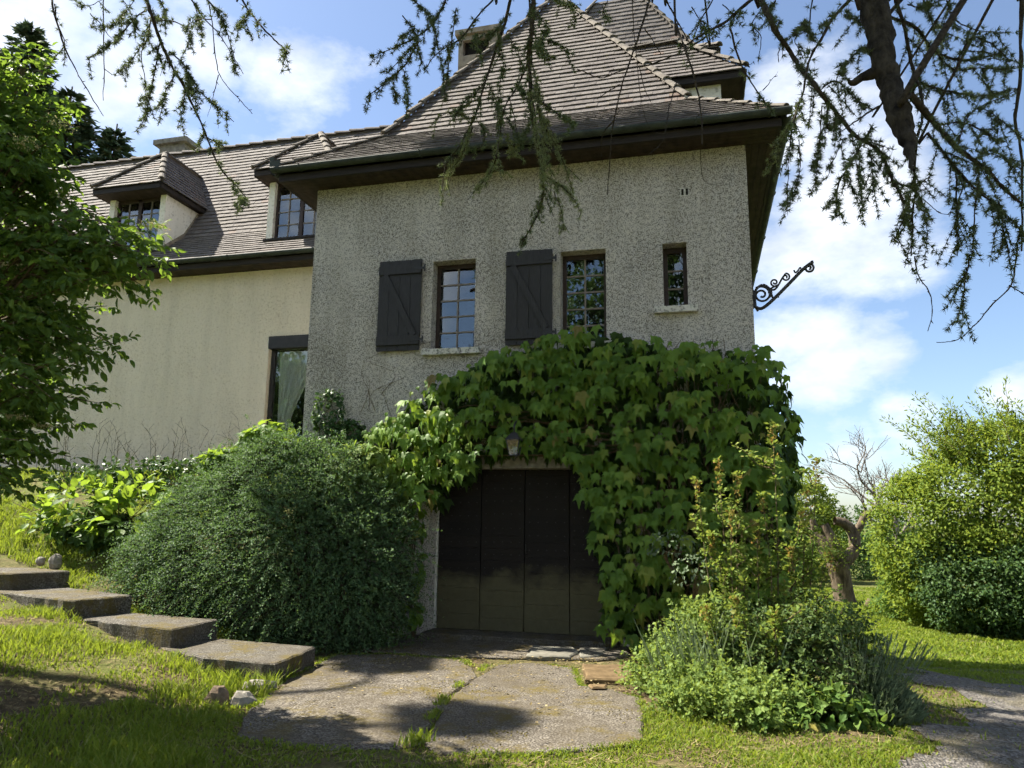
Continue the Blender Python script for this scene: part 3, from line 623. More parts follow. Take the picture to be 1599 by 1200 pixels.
def roof_part(label, slopes, single_from=None, n_single=0):
    """underlay mesh + joined tiles; single_from: index of the slope whose first n tiles are objects of their own"""
    mb = MB()
    for c in slopes: mb.poly([np.array(p)-np.array((0, 0, .03)) for p in c], [tuple(range(len(c)))])
    ro = mb.obj('roof', 'fascia_wood', H); ro['label'] = label
    Vs, Fs, b = [], [], 0
    for i, c in enumerate(slopes):
        V, Fb, tl = tile_slope(c, None)
        k0 = 0
        if i == single_from:
            k0 = min(n_single, len(V))
            for q in range(k0):
                ctr = V[q].mean(0); add('roof_tile', mesh_np('roof_tile', V[q]-ctr, [tuple(int(z) for z in f) for f in Fb], 'roof_tile'), ro, Matrix.Translation(ctr))
        R_ = V[k0:]
        if len(R_):
            Vs.append(R_.reshape(-1, 3)); Fs.append((Fb[None]+(np.arange(len(R_))*8)[:, None, None]).reshape(-1, 4)+b); b += len(R_)*8
    stuff(add('roof_tiles', mesh_np('roof_tiles', np.concatenate(Vs), np.concatenate(Fs), 'roof_tile'), ro))
    return ro
def hip_tiles(parent, a, b, step=.34, r=.085, mat='hip_mortar'):
    a, b = np.array(a, float), np.array(b, float); L = np.linalg.norm(b-a); d = (b-a)/L; n = int(L/step)
    side = norm(np.cross(d, (0, 0, 1))); upv = np.cross(side, d)
    for i in range(n):
        p0 = a+d*(i*L/n); p1 = a+d*((i+1)*L/n+.05); V = []
        jr = 1+rng.normal()*.05
        for p, rr_, off in ((p0, r*1.12*jr, .012), (p1, r*.92*jr, -.012)):
            for k in range(7):
                an = math.pi*k/6; V.append(p+side*math.cos(an)*rr_+upv*(math.sin(an)*rr_*.8+off))
            for k in range(7):
                an = math.pi*(6-k)/6; V.append(p+side*math.cos(an)*rr_*.8+upv*(math.sin(an)*rr_*.55+off))
        F_ = [(k, (k+1) % 14, 14+(k+1) % 14, 14+k) for k in range(14)]+[tuple(range(13, -1, -1)), tuple(range(14, 28))]
        c = np.mean(V, 0); add('hip_tile', mesh_np('hip_tile', np.array(V)-c, F_, mat), parent, Matrix.Translation(c))
# tower: flared hip roof
XL, XR, YF, YB = WX0-OV, WX1+OV, -OV, 7.14
T1, Z1, ZA = 1.27, 8.10, 12.32
XC, YC = (XL+XR)/2, (YF+YB)/2
A = (XC, YC, ZA)
f0 = [(XL, YF, EV), (XR, YF, EV), (XR-T1, YF+T1, Z1), (XL+T1, YF+T1, Z1)]
f1 = [(XL+T1, YF+T1, Z1), (XR-T1, YF+T1, Z1), A]
e0 = [(XR, YF, EV), (XR, YB, EV), (XR-T1, YB-T1, Z1), (XR-T1, YF+T1, Z1)]
e1 = [(XR-T1, YF+T1, Z1), (XR-T1, YB-T1, Z1), A]
l0 = [(XL, YB, EV), (XL, YF, EV), (XL+T1, YF+T1, Z1), (XL+T1, YB-T1, Z1)]
l1 = [(XL+T1, YB-T1, Z1), (XL+T1, YF+T1, Z1), A]
b1 = [(XR-T1, YB-T1, Z1), (XL+T1, YB-T1, Z1), A]
b0 = [(XR, YB, EV), (XL, YB, EV), (XL+T1, YB-T1, Z1), (XR-T1, YB-T1, Z1)]
rt_ = roof_part('steep flared hip roof of brown plain tiles over the tower', [f1, f0, e0, e1, l0, l1, b0, b1], 0, 300)
for sx, xx in ((1, XR), (-1, XL)):
    hip_tiles(rt_, (xx, YF, EV+.03), (xx-sx*T1, YF+T1, Z1+.03), .34, .055); hip_tiles(rt_, (xx-sx*T1, YF+T1, Z1+.05), (XC, YC, ZA+.05))
# wing roof
RY, RZ = 6.15, 11.55
wy, wz = YW-OV, EV
w0 = [(-24, wy, wz), (XL+.3, wy, wz), (XL+.3, wy+T1, Z1), (-24, wy+T1, Z1)]
w1 = [(-24, wy+T1, Z1), (-5.0, wy+T1, Z1), (-5.0, RY, RZ), (-24, RY, RZ)]
w2 = [(-5.0, RY+3, RZ-4.5), (-24, RY+3, RZ-4.5), (-24, RY, RZ), (-5.0, RY, RZ)]
rw = roof_part('long steep roof of brown plain tiles over the wing', [w0, w1, w2])
hip_tiles(rw, (-24, RY, RZ+.03), (-5.2, RY, RZ+.03), .42, .10, 'roof_tile')
# eaves: fascia, soffit, gutter
def gutter(name, a, b, r=.075):
    a, b = np.array(a, float), np.array(b, float); d = norm(b-a); side = norm(np.cross(d, (0, 0, 1))); V = []
    for p in (a, b):
        for rr_ in (r, r-.012):
            for k in range(9):
                an = math.pi*k/8; V.append(p+side*math.cos(an)*rr_-np.array((0, 0, 1))*math.sin(an)*rr_)
    F_ = [(k, k+1, 18+k+1, 18+k) for k in range(8)]+[(9+k+1, 9+k, 27+k, 27+k+1) for k in range(8)]+[(0, 18, 27, 9), (8, 17, 35, 26)]
    g = MB().poly(V, F_).obj(name, 'gutter_zinc', H, True)
    L = np.linalg.norm(b-a); k = 0
    for q in np.arange(.5, L, 2.0):
        p = a+d*q; MB().tube([p+side*math.cos(an)*(r+.004)-np.array((0, 0, 1))*math.sin(an)*(r+.004) for an in np.linspace(0, math.pi, 9)], .012, 5).obj('gutter_strap', 'gutter_zinc', g)
gutter('gutter', (XL-.02, YF-.02, EV+.0), (XR+.07, YF-.02, EV+.0)); gutter('gutter', (XR+.02, YF+.07, EV+.0), (XR+.02, YB, EV+.0)); gutter('gutter', (XL-.02, 2.6, EV), (XL-.02, YF+.06, EV))
gutter('gutter', (-24, wy-.02, EV), (XL+.3, wy-.02, EV))
MB().poly([(XL-.03, YF-.09, EV-.02), (XL-.03, YF-.09, EV+.17), (XL+.05, YF-.09, EV+.15), (XL+.05, YF-.09, EV+.10), (XL+.16, YF-.09, EV+.10), (XL+.16, YF-.09, EV-.02)], [(5, 4, 3, 2, 1, 0)]).obj('gutter_end_plate', 'gutter_zinc', H)
fz0, fz1 = 6.838, 6.955
MB().box(XL+.06, XR-.06, YF+.055, YF+.10, fz0, fz1).obj('fascia', 'fascia_wood', H)
MB().box(XR-.10, XR-.055, YF+.102, YB, fz0+.004, fz1).obj('fascia', 'fascia_wood', H); MB().box(XL+.055, XL+.10, YF+.102, YB, fz0+.004, fz1).obj('fascia', 'fascia_wood', H)
MB().box(-24, XL+.4, wy+.055, wy+.10, fz0, fz1).obj('fascia', 'fascia_wood', H)
k = YF+.10
for q in range(4): MB().box(XL+.10, XR-.10, k+.004, k+.096, 6.846, 6.862).obj('soffit_board', 'soffit_wood', H); k += .1
for sx, x0 in ((1, WX1), (-1, XL+.10)):
    for q in range(4): MB().box(x0+.004+q*.099, x0+.096+q*.099, .003, YB-.05, 6.846, 6.862).obj('soffit_board', 'soffit_wood', H)
for q in range(4): MB().box(-24, WX0-.42, wy+.104+q*.1, wy+.196+q*.1, 6.846, 6.862).obj('soffit_board', 'soffit_wood', H)
MB().box(WX0+.05, WX1-.05, .05, YB-.5, 6.885, 6.92).obj('attic_floor', 'fascia_wood', H)

# dormers (x-facing ones reuse the same builder through a mapping function)
def dormer(mp, hw, label, fy=0.60, front=0.20, ze=9.05, zr=10.35, rdepth=1.30, sill=7.58, win=True):
    """local frame: X along the eave (centre 0), Y into the roof from the gutter line, Z up"""
    def roofz(y): return EV+(y*(Z1-EV)/T1 if y < T1 else (Z1-EV)+(y-T1)*1.655)
    def roofy(z): return (z-EV)/(Z1-EV)*T1 if z < Z1 else T1+(z-Z1)/1.655
    M3 = lambda pts: [mp(*p) for p in pts]
    o = .17; ye, yr = roofy(ze), roofy(zr)
    R = MB(); ex = hw+o
    fs = [(-ex, front, ze), (ex, front, ze), (0, rdepth, zr)]; rs = [(ex, front, ze), (ex, ye, ze), (0, yr, zr), (0, rdepth, zr)]; ls = [(-ex, ye, ze), (-ex, front, ze), (0, rdepth, zr), (0, yr, zr)]
    ro = roof_part(label+' roof', [M3(s) for s in (fs, rs, ls)])
    for s in (-1, 1): hip_tiles(ro, mp(s*ex, front, ze+.05), mp(0, rdepth, zr+.05), .36, .075)
    hip_tiles(ro, mp(0, rdepth, zr+.05), mp(0, yr, zr+.05), .36, .075)
    # boxed eaves
    E_ = MB(); h = .13
    for a, b in (((-ex+.03, front+.03), (ex-.03, front+.03)), ((ex-.03, front+.03), (ex-.03, ye)), ((-ex+.03, front+.03), (-ex+.03, ye))):
        d = norm(np.array(b)-np.array(a)); q = np.array((-d[1], d[0]))*.02
        V = [(*(np.array(p)+s*q), z) for p in (a, b) for s, z in ((-1, ze-h), (1, ze-h), (1, ze-.01), (-1, ze-.01))]
        MB().poly(M3(V), [(3, 2, 1, 0), (4, 5, 6, 7), (0, 1, 5, 4), (1, 2, 6, 5), (2, 3, 7, 6), (3, 0, 4, 7)]).obj('fascia', 'fascia_wood', H)
    MB().poly(M3([(-ex+.05, front+.05, ze-h+.01), (ex-.05, front+.05, ze-h+.01), (ex-.05, ye, ze-h+.01), (-ex+.05, ye, ze-h+.01)]), [(0, 1, 2, 3)]).obj('soffit', 'soffit_wood', H)
    zb = roofz(fy)-.1; zt = ze-h+.02; wx = hw-.15
    W_ = MB()
    for s in (-1, 1):
        yb_ = roofy(zt)
        W_.poly(M3([(s*hw, fy, zb), (s*hw, fy, zt), (s*hw, yb_+.05, zt), (s*hw, roofy(sill)+.3, sill)]), [(0, 1, 2, 3)])
        W_.poly(M3([(s*hw, fy, zb), (s*wx, fy, zb), (s*wx, fy, zt), (s*hw, fy, zt)]), [(0, 1, 2, 3)])
        W_.poly(M3([(s*wx, fy, zb), (s*wx, fy+.14, zb), (s*wx, fy+.14, zt), (s*wx, fy, zt)]), [(0, 1, 2, 3)])
        # stepped lead flashing along the cheek
        ys = np.linspace(fy, yb_, 8); Fm = MB()
        for y1, y2 in zip(ys, ys[1:]): Fm.poly(M3([(s*(hw+.012), y1, roofz(y1)+.0), (s*(hw+.012), y2, roofz(y2)+.0), (s*(hw+.012), y2, roofz(y2)+.13), (s*(hw+.012), y1, roofz(y1)+.13)]), [(0, 1, 2, 3)])
        Fm.obj('flashing', 'chimney_stone', H)
    W_.poly(M3([(-wx, fy, zb), (wx, fy, zb), (wx, fy, sill), (-wx, fy, sill)]), [(0, 1, 2, 3)])
    W_.obj('dormer_wall', 'render_white', H)
    V8 = lambda a, b, c, d, e, f: M3([(a, c, e), (b, c, e), (b, d, e), (a, d, e), (a, c, f), (b, c, f), (b, d, f), (a, d, f)])
    F8 = [(3, 2, 1, 0), (4, 5, 6, 7), (0, 1, 5, 4), (1, 2, 6, 5), (2, 3, 7, 6), (3, 0, 4, 7)]
    MB().poly(V8(-hw-.02, hw+.02, fy-.08, fy+.12, sill-.05, sill), F8).obj('window_sill', 'fascia_wood', H)
    if win:
        yw = fy+.09; fm = MB(); t_ = .05; wt = zt-.02
        for a, b, c, d in ((-wx, -wx+t_, sill, wt), (wx-t_, wx, sill, wt), (-.045, .045, sill, wt), (-wx+t_, wx-t_, wt-.07, wt), (-wx+t_, wx-t_, sill, sill+.06)): fm.poly(V8(a, b, yw, yw+.06, c, d), F8)
        wo = fm.obj('window', 'window_wood', H)
        for s in (-1, 1):
            xa, xb = sorted((s*.045, s*(wx-t_))); za, zb_ = sill+.06, wt-.07
            MB().poly(V8((xa+xb)/2-.01, (xa+xb)/2+.01, yw+.012, yw+.048, za, zb_), F8).obj('glazing_bar', 'muntin_wood', wo)
            for q in range(1, 4): zc = za+(zb_-za)*q/4; MB().poly(V8(xa, xb, yw+.014, yw+.046, zc-.01, zc+.01), F8).obj('glazing_bar', 'muntin_wood', wo)
            for i in range(2):
                for q in range(4):
                    x1_, x2_ = xa+(xb-xa)*i/2, xa+(xb-xa)*(i+1)/2; z1_, z2_ = za+(zb_-za)*q/4, za+(zb_-za)*(q+1)/4; e = rng.normal()*.002
                    MB().poly(M3([(x1_, yw+.03-e, z1_), (x2_, yw+.03-e, z1_), (x2_, yw+.03+e, z2_), (x1_, yw+.03+e, z2_)]), [(0, 1, 2, 3)]).obj('pane', 'glass', wo)
        MB().poly(V8(-wx+.002, wx-.002, fy+.16, fy+.9, sill-.4, zt), F8).obj('room_shade_box', 'opening_shade', H)
dormer(lambda x, y, z: (-12.55+x, wy+y, z), .78, 'left dormer of the wing')
dormer(lambda x, y, z: (-8.29+x, wy+y, z), .78, 'dormer of the wing beside the tower')
dormer(lambda x, y, z: (XR-y-.10, 2.75+x, z), .78, 'dormer on the right slope of the tower', win=False, ze=9.17, zr=10.45)
# rear pavilion rising behind the tower
px0, px1, py0, py1, pz = -4.2, 0.80, 6.3, 8.7, 12.70
ov = .3
mb = MB().box(px0+ov, px1-ov, py0+ov, py1-ov, 7.5, pz-.12); o = mb.obj('wall', 'render_white', H); o['label'] = 'pale wall of the rear pavilion'
tf = .55; rz1 = pz+.42; ry = (py0+py1)/2; rz2 = 15.3
pf = [[(px0, py0, pz), (px1, py0, pz), (px1-tf, py0+tf, rz1), (px0+tf, py0+tf, rz1)], [(px0+tf, py0+tf, rz1), (px1-tf, py0+tf, rz1), (px1-1.9, ry, rz2), (px0+1.9, ry, rz2)],
      [(px1, py0, pz), (px1, py1, pz), (px1-tf, py1-tf, rz1), (px1-tf, py0+tf, rz1)], [(px1-tf, py0+tf, rz1), (px1-tf, py1-tf, rz1), (px1-1.9, ry, rz2)],
      [(px0, py1, pz), (px0, py0, pz), (px0+tf, py0+tf, rz1), (px0+tf, py1-tf, rz1)], [(px0+tf, py1-tf, rz1), (px0+tf, py0+tf, rz1), (px0+1.9, ry, rz2)]]
rp = roof_part('hip roof of the rear pavilion behind the tower', pf)
hip_tiles(rp, (px1, py0, pz+.04), (px1-tf, py0+tf, rz1+.04)); hip_tiles(rp, (px1-tf, py0+tf, rz1+.04), (px1-1.9, ry, rz2+.04)); hip_tiles(rp, (px0+tf, py0+tf, rz1+.04), (px0+1.9, ry, rz2+.04))
MB().box(px0+.05, px1-.05, py0+.04, py0+.08, pz-.20, pz-.03).obj('fascia', 'fascia_wood', H); MB().box(px1-.08, px1-.04, py0+.082, py1, pz-.20, pz-.03).obj('fascia', 'fascia_wood', H)
MB().box(px0+.1, px1-.1, py0+.1, py1, pz-.16, pz-.13).obj('soffit', 'soffit_wood', H)
# chimneys
def chimney(x0, x1, y0, y1, z0, z1, flue):
    c = MB().box(x0, x1, y0, y1, z0, z1-.62).box(x0, x0+.10, y0, y1, z1-.62, z1-.12).box(x1-.2, x1, y0, y1, z1-.62, z1-.12).box(x0+.1, x1-.2, y0+.28, y1-.05, z1-.62, z1-.12).box(x0+.10, x1-.2, y0+.001, y0+.1, z1-.24, z1-.12).obj('chimney', 'chimney_stone', H)
    MB().box(x0-.07, x1+.07, y0-.07, y1+.07, z1-.118, z1).obj('chimney_cap', 'chimney_stone', c)
    if flue: MB().box(x0+.13, x1-.23, y0+.15, y0+.27, z1-.60, z1-.13).obj('flue', 'opening_shade', c)
chimney(-4.93, -4.02, 4.0, 4.75, 8.5, 12.42, True)
c = MB().box(-15.35, -14.5, 7.0, 7.7, 9, 12.48).obj('chimney', 'stone', H); MB().box(-15.50, -14.36, 6.88, 7.82, 12.482, 12.63).obj('chimney_cap', 'stone', c)

# ------------------------------------------------------------------ fittings on the house
def zmap(zx, zy): return (.79+(zx-805)*.00213, 4.46+(1050-zy)*.00213)
BR = thing('wall_bracket', 'black wrought iron scroll bracket on the right corner of the house', 'bracket', (.79, .12, 4.45))
def iron(name, pts, r, n=40, y=.12):
    P = bez([zmap(*p) for p in pts], n); mb = MB(); mb.tube([(x, y, z) for x, z in P], r*1.35, 6); mb.obj(name, 'black_iron', BR, True)
def spiral(cx, cy, r, a0, turns, rad, sgn=1, start=None):
    n = 36; pts = [] if start is None else [start]
    for i in range(n):
        f = i/(n-1); a = a0+sgn*turns*2*math.pi*f; rr_ = r*(1-.80*f); pts.append((cx+math.cos(a)*rr_, cy+math.sin(a)*rr_))
    iron('scroll', pts, rad, 60)
iron('arm', [(806, 990), (818, 1022), (850, 1036), (890, 1014), (960, 950), (1050, 860), (1120, 790), (1178, 748)], .017)
iron('scroll', [(806, 910), (815, 960), (818, 1020)], .014, 16); iron('scroll', [(812, 960), (830, 905), (870, 880), (905, 905), (918, 935), (905, 965)], .014)
spiral(860, 945, 58, -2.2, 1.7, .011); spiral(942, 868, 28, .6, 1.4, .009, 1, (905, 912)); iron('scroll', [(905, 912), (940, 915), (968, 880), (985, 850), (1010, 815)], .010, 24)
spiral(1010, 838, 27, -1.57, 1.4, .009); spiral(1152, 788, 30, -.9, 1.4, .011); iron('scroll', [(1062, 795), (1070, 812), (1085, 800), (1100, 780), (1104, 790)], .008, 16)
iron('finial', [(1150, 768), (1175, 742), (1170, 760)], .010, 8); iron('finial', [(818, 1022), (832, 1052)], .011, 5); iron('finial', [(900, 930), (918, 945), (925, 968)], .010, 8); iron('finial', [(940, 962), (964, 966)], .009, 5)
mb = MB().box(.782, .80, .085, .155, 4.50, 4.92); mb.obj('wall_plate', 'black_iron', BR)
LN = thing('wall_lantern', 'black iron lantern hanging among the vine above the garage door', 'lantern', (-2.37, -.60, 2.40))
lx, ly = -2.37, -.60
def lan(z, w): return [(lx-w, ly-w, z), (lx+w, ly-w, z), (lx+w, ly+w, z), (lx-w, ly+w, z)]
zt, zb_, wt, wb = 2.665, 2.47, .088, .056
for i in range(4): MB().tube([lan(zt, wt)[i], lan(zb_, wb)[i]], .008, 5).obj('frame_bar', 'black_iron', LN)
for i in range(4):
    q = [lan(zt, wt*.95)[i], lan(zt, wt*.95)[(i+1) % 4], lan(zb_, wb*.95)[(i+1) % 4], lan(zb_, wb*.95)[i]]; MB().poly(q, [(0, 1, 2, 3)]).obj('pane', 'glass', LN)
MB().poly(lan(zt, wt*1.2)+lan(zt+.10, .03), [(3, 2, 1, 0), (4, 5, 6, 7), (0, 1, 5, 4), (1, 2, 6, 5), (2, 3, 7, 6), (3, 0, 4, 7)]).obj('cap', 'black_iron', LN)
MB().box(lx-.062, lx+.062, ly-.062, ly+.062, zb_-.016, zb_-.001).obj('base', 'black_iron', LN)
MB().tube([(lx-.045, ly, zb_-.016), (lx-.02, ly, zb_-.05), (lx, ly, zb_-.085), (lx+.02, ly, zb_-.05), (lx+.045, ly, zb_-.016)], .007, 5).obj('finial', 'black_iron', LN)
MB().tube(bez([(lx, ly, zt+.1), (lx, ly, zt+.2), (lx, ly+.2, zt+.28), (lx, .0, zt+.18)], 14), .012, 6).obj('bracket', 'black_iron', LN)

# ------------------------------------------------------------------ planting helpers
def clump_crown(ells, nclump, per, cr, seed, shell=(0.72, 1.02), zmin=None, flat=0.75, front=None):
    """leaf points in clumps spread through the outer shell of a union of ellipsoids; returns points and outward directions"""
    g = np.random.default_rng(seed); Ps, Ds = [], []
    vol = np.array([e[1][0]*e[1][1]+e[1][1]*e[1][2]+e[1][0]*e[1][2] for e in ells]); vol = vol/vol.sum()
    cnt = (vol*nclump).astype(int)+1
    for (c, r), k in zip(ells, cnt):
        c, r = np.array(c), np.array(r); d = norm(g.normal(size=(k*3, 3)))
        if front is not None: d = d[(d @ np.array(front)) > -0.35]
        d = d[:k]
        P = c+d*r*g.uniform(shell[0], shell[1], (len(d), 1))
        keep = np.ones(len(P), bool)
        for c2, r2 in ells:
            if c2 is not c and not np.allclose(c2, c): keep &= (((P-np.array(c2))/np.array(r2))**2).sum(1) > 0.55
        if zmin is not None: keep &= P[:, 2] > (zmin(P[:, 0], P[:, 1]) if callable(zmin) else zmin)
        P, d = P[keep], d[keep]
        q = norm(g.normal(size=(len(P), per, 3)))*g.uniform(0, 1, (len(P), per, 1))**.5*cr*g.uniform(.6, 1.3, (len(P), 1, 1)); q[..., 2] *= flat
        Ps.append((P[:, None]+q).reshape(-1, 3)); Ds.append(norm(d[:, None]+q/cr*.8).reshape(-1, 3))
    P, D = np.concatenate(Ps), np.concatenate(Ds)
    if zmin is not None:
        zz = zmin(P[:, 0], P[:, 1]) if callable(zmin) else zmin
        k = P[:, 2] > zz; P, D = P[k], D[k]
    return P, D
def leafy(parent, name, P, D, tpl, size, mat, droop=0.3, part='leaves'):
    n = len(P); tip = norm(D*.6+rvec(n)*.9+np.array((0, 0, -droop))); nor = norm(D*.5+rvec(n)*.7+np.array((0, 0, .6)))
    return stuff(add(part, leaf_mesh(part, tpl, P, tip, nor, size*rng.uniform(.7, 1.25, n), mat), parent))
def branchy(base, top, r0, nb, reach, seed, lean=0.3, start=.35, upw=.5):
    """trunk path plus limbs"""
    g = np.random.default_rng(seed); base, top = np.array(base, float), np.array(top, float); H_ = np.linalg.norm(top-base)
    tr = bez([base, base+(top-base)*.35+g.normal(size=3)*.04*H_*lean, base+(top-base)*.7+g.normal(size=3)*.05*H_*lean, top], 14)
    paths = [(tr, np.linspace(r0, r0*.12, 14))]
    for i in range(nb):
        f = start+(1-start)*(i+.5)/nb; p = tr[int(f*13)]; a = i*2.4+g.uniform(-.4, .4); L_ = reach*(1.1-.6*f)*g.uniform(.7, 1.15)
        d = np.array((math.cos(a), math.sin(a), upw*g.uniform(.6, 1.5)))
        q = bez([p, p+d*L_*.45, p+d*L_+np.array((0, 0, L_*.12*g.normal()))], 8); rr_ = r0*.42*(1.1-f*.7)
        paths.append((q, np.linspace(rr_, rr_*.12, 8)))
        for j in range(3):
            s = q[3+j]; d2 = norm(d+g.normal(size=3)*.7); paths.append((bez([s, s+d2*L_*.22, s+d2*L_*.45+np.array((0, 0, .05))], 5), np.linspace(rr_*.4, rr_*.06, 5)))
    return paths
def shrub_tree(name, label, cat, base, top, r0, ells, nclump, per, cr, size, mat, seed, tpl='diamond', group=None, nb=9, reach=2.0, zmin=None, bark='bark', front=None, droop=.2, shell=(.6, 1.03)):
    T = thing(name, label, cat, base, group)
    ps = branchy(base, top, r0, nb, reach, seed)
    add('trunk', tubes_mesh('trunk', ps[:1], bark, 8), T); stuff(add('branches', tubes_mesh('branches', ps[1:], bark, 5), T))
    P, D = clump_crown(ells, nclump, per, cr, seed, shell=shell, zmin=zmin, front=front); leafy(T, name, P, D, tpl, size, mat, droop, 'crown')
    return T

# ------------------------------------------------------------------ climbing vine round the garage door
VINE = [(-4.95, 2.61), (-4.56, 2.9), (-4.18, 3.16), (-3.85, 3.47), (-3.51, 3.67), (-3.04, 3.84), (-2.57, 3.98), (-2.02, 4.14), (-1.31, 4.24), (-0.71, 4.12), (-0.37, 3.92), (0.12, 3.93), (0.52, 3.88), (0.91, 3.81), (1.18, 3.52), (1.31, 3.02), (1.36, 2.38), (1.30, 1.99), (1.15, 1.38), (1.06, 0.77), (0.95, 0.22), (-0.86, 0.12), (-1.08, 0.23), (-1.28, 0.31), (-1.19, 0.69), (-1.38, 1.24), (-1.43, 1.73), (-1.54, 2.02), (-1.54, 2.28), (-1.75, 2.44), (-2.46, 2.56), (-3.01, 2.42), (-3.07, 2.17), (-3.37, 2.11), (-3.55, 1.76), (-3.84, 1.93), (-4.32, 2.02), (-4.78, 2.2)]
def vine_y(x, z, off):
    b = .26+.20*vnoise(x*1.0+3, z+7, 1.4)+.10*sst(-1.2, .4, x)+off
    return np.where(x > .72, -b+((x-.72)/.55)**2*1.0, -b)
VN = thing('climbing_vine', 'lush green lobed-leaf vine covering the wall around the garage door', 'vine', (-.5, -.3, .1))
def vine_pts(n):
    x = U(-5, 1.35, n*3); z = U(.1, 4.2, n*3); k = inside(VINE, x, z); return x[k][:n], z[k][:n]
def vine_orient(P, spread=.32, outw=.55):
    n = len(P); side = np.clip((P[:, 0]-.72)/.5, 0, 1)[:, None]
    out = norm((1-side)*np.array((0, -1, 0))+side*np.array((1, -.25, 0)))
    tip = norm(np.array((0, 0, -1.0))+out*outw+rng.normal(size=(n, 3))*spread*np.array((1.3, .6, .5)))
    nor = norm(out*.70+np.array((-.18, 0, 1.0))+rng.normal(size=(n, 3))*spread*.9)
    return tip, nor
x, z = vine_pts(3000); P = np.stack([x, np.where(x > .76, -.05+(x-.76)*.9, -.03-U(0, .10, len(x))), z], 1); t_, n_ = vine_orient(P, .4, .15); stuff(add('back_leaves', leaf_mesh('back_leaves', 'ivy', P, t_, n_, U(.11, .17, len(P)), 'ivy_back_shade'), VN))
# sprays of leaves along short shoots, hanging in tiers with dark gaps between
x, z = vine_pts(520); Ps = []
for xi, zi in zip(x, z):
    k = rng.integers(3, 8); w_ = U(.12, .34); s = np.sort(U(-1, 1, k)); off = U(-.16, .26)
    xx = xi+s*w_; zz = zi-.10*s**2+rng.normal(size=k)*.03; yy = vine_y(np.full(k, xi), zi, off)-U(0, .09, k)
    yy = np.where(xx > .72, np.maximum(yy, yy+((xx-.72)/.55)**2*.6), yy); Ps.append(np.stack([xx, yy, zz], 1))
P = np.concatenate(Ps); k = inside(VINE, P[:, 0], P[:, 2]-.02); P = P[k]; t_, n_ = vine_orient(P); sz = .065+.115*U(0, 1, len(P))**1.1
order = np.argsort(-sz); big, rest = order[:300], order[300:]
leaf_objects(VN, 'ivy', P[big], t_[big], n_[big], sz[big]*1.08, 'ivy_leaf')
stuff(add('leaves', leaf_mesh('leaves', 'ivy', P[rest], t_[rest], n_[rest], sz[rest], 'ivy_leaf'), VN))
# side of the house, stray leaves and top fringe
n = 500; P = np.stack([U(.85, 1.25, n), U(.3, 1.6, n), U(.3, 3.5, n)], 1); t_, n_ = vine_orient(P)
stuff(add('side_leaves', leaf_mesh('side_leaves', 'ivy', P, t_, n_, U(.1, .17, n), 'ivy_leaf'), VN))
st = []
for i in range(46):
    x = U(-.55, .9); z0 = .05; pts = [(x, -.12, z0)]
    while pts[-1][2] < U(2.8, 3.9): pts.append((pts[-1][0]+rng.normal()*.16-.03, -.05-U(0, .12), pts[-1][2]+.4))
    st.append((bez(pts, len(pts)*3), np.linspace(.016, .004, len(pts)*3)))
for i in range(16):
    x = U(-1.4, -.6); z = U(2.5, 3.4); pts = [(x, -.1, z)]
    while pts[-1][0] > U(-5.0, -2.5): pts.append((pts[-1][0]-.4, -.06-U(0, .15), max(2.5, pts[-1][2]-.03+rng.normal()*.1)))
    if len(pts) > 2: st.append((bez(pts, len(pts)*3), np.linspace(.012, .004, len(pts)*3)))
for i in range(9):   # dry tendrils reaching over the roughcast
    x = U(-5.2, -2.6); z = U(2.9, 3.6); st.append((bez([(x, -.012, z), (x+rng.normal()*.15, -.012, z+.3), (x+rng.normal()*.3, -.012, z+.55), (x+rng.normal()*.5, -.012, z+.8)], 12), np.linspace(.004, .0015, 12)))
stuff(add('stems', tubes_mesh('stems', st, 'stem_brown', 5), VN))
# smaller clumps of the same vine and of ivy
def vine_clump(name, label, ells, n, tpl, size, mat, seed, nobj=0):
    g = np.random.default_rng(seed); c0 = np.array(ells[0][0]); V_ = thing(name, label, 'vine', (c0[0], c0[1], c0[2]-ells[0][1][2]))
    P, D = [], []
    for c, r in ells:
        d = norm(g.normal(size=(n*2, 3))); d = d[(d[:, 1] < .45) & (d[:, 2] > -.6)][:n]; P.append(np.array(c)+d*np.array(r)*g.uniform(.65, 1.05, (len(d), 1))); D.append(d)
    P, D = np.concatenate(P), np.concatenate(D); m = len(P)
    tip = norm(np.array((0, -.3, -.8))+D*.5+rng.normal(size=(m, 3))*.4); nor = norm(D+np.array((0, -.2, .6))+rng.normal(size=(m, 3))*.3); sz = size*g.uniform(.7, 1.25, m)
    k = np.argsort(-sz); a, b = k[:nobj], k[nobj:]
    if nobj: leaf_objects(V_, tpl, P[a], tip[a], nor[a], sz[a], mat)
    stuff(add('leaves', leaf_mesh('leaves', tpl, P[b], tip[b], nor[b], sz[b], mat), V_))
    st = [(bez([(c[0], c[1]+.1, c[2]-r[2]*1.6), (c[0]+g.normal()*.1, c[1], c[2]-r[2]*.6), tuple(np.array(c)+g.normal(size=3)*.4*np.array(r))], 8), np.linspace(.012, .003, 8)) for c, r in ells for _ in range(5)]
    stuff(add('stems', tubes_mesh('stems', st, 'stem_brown', 5), V_)); return V_
vine_clump('climbing_vine', 'bright yellow-green vine clump below the tall window of the cream wing', [((-6.35, -.15, 2.70), (.50, .35, .32)), ((-6.9, -.3, 2.42), (.42, .3, .22)), ((-5.85, -.35, 2.45), (.3, .2, .25))], 260, 'ivy', .13, 'hydrangea_leaf', 5, 120)
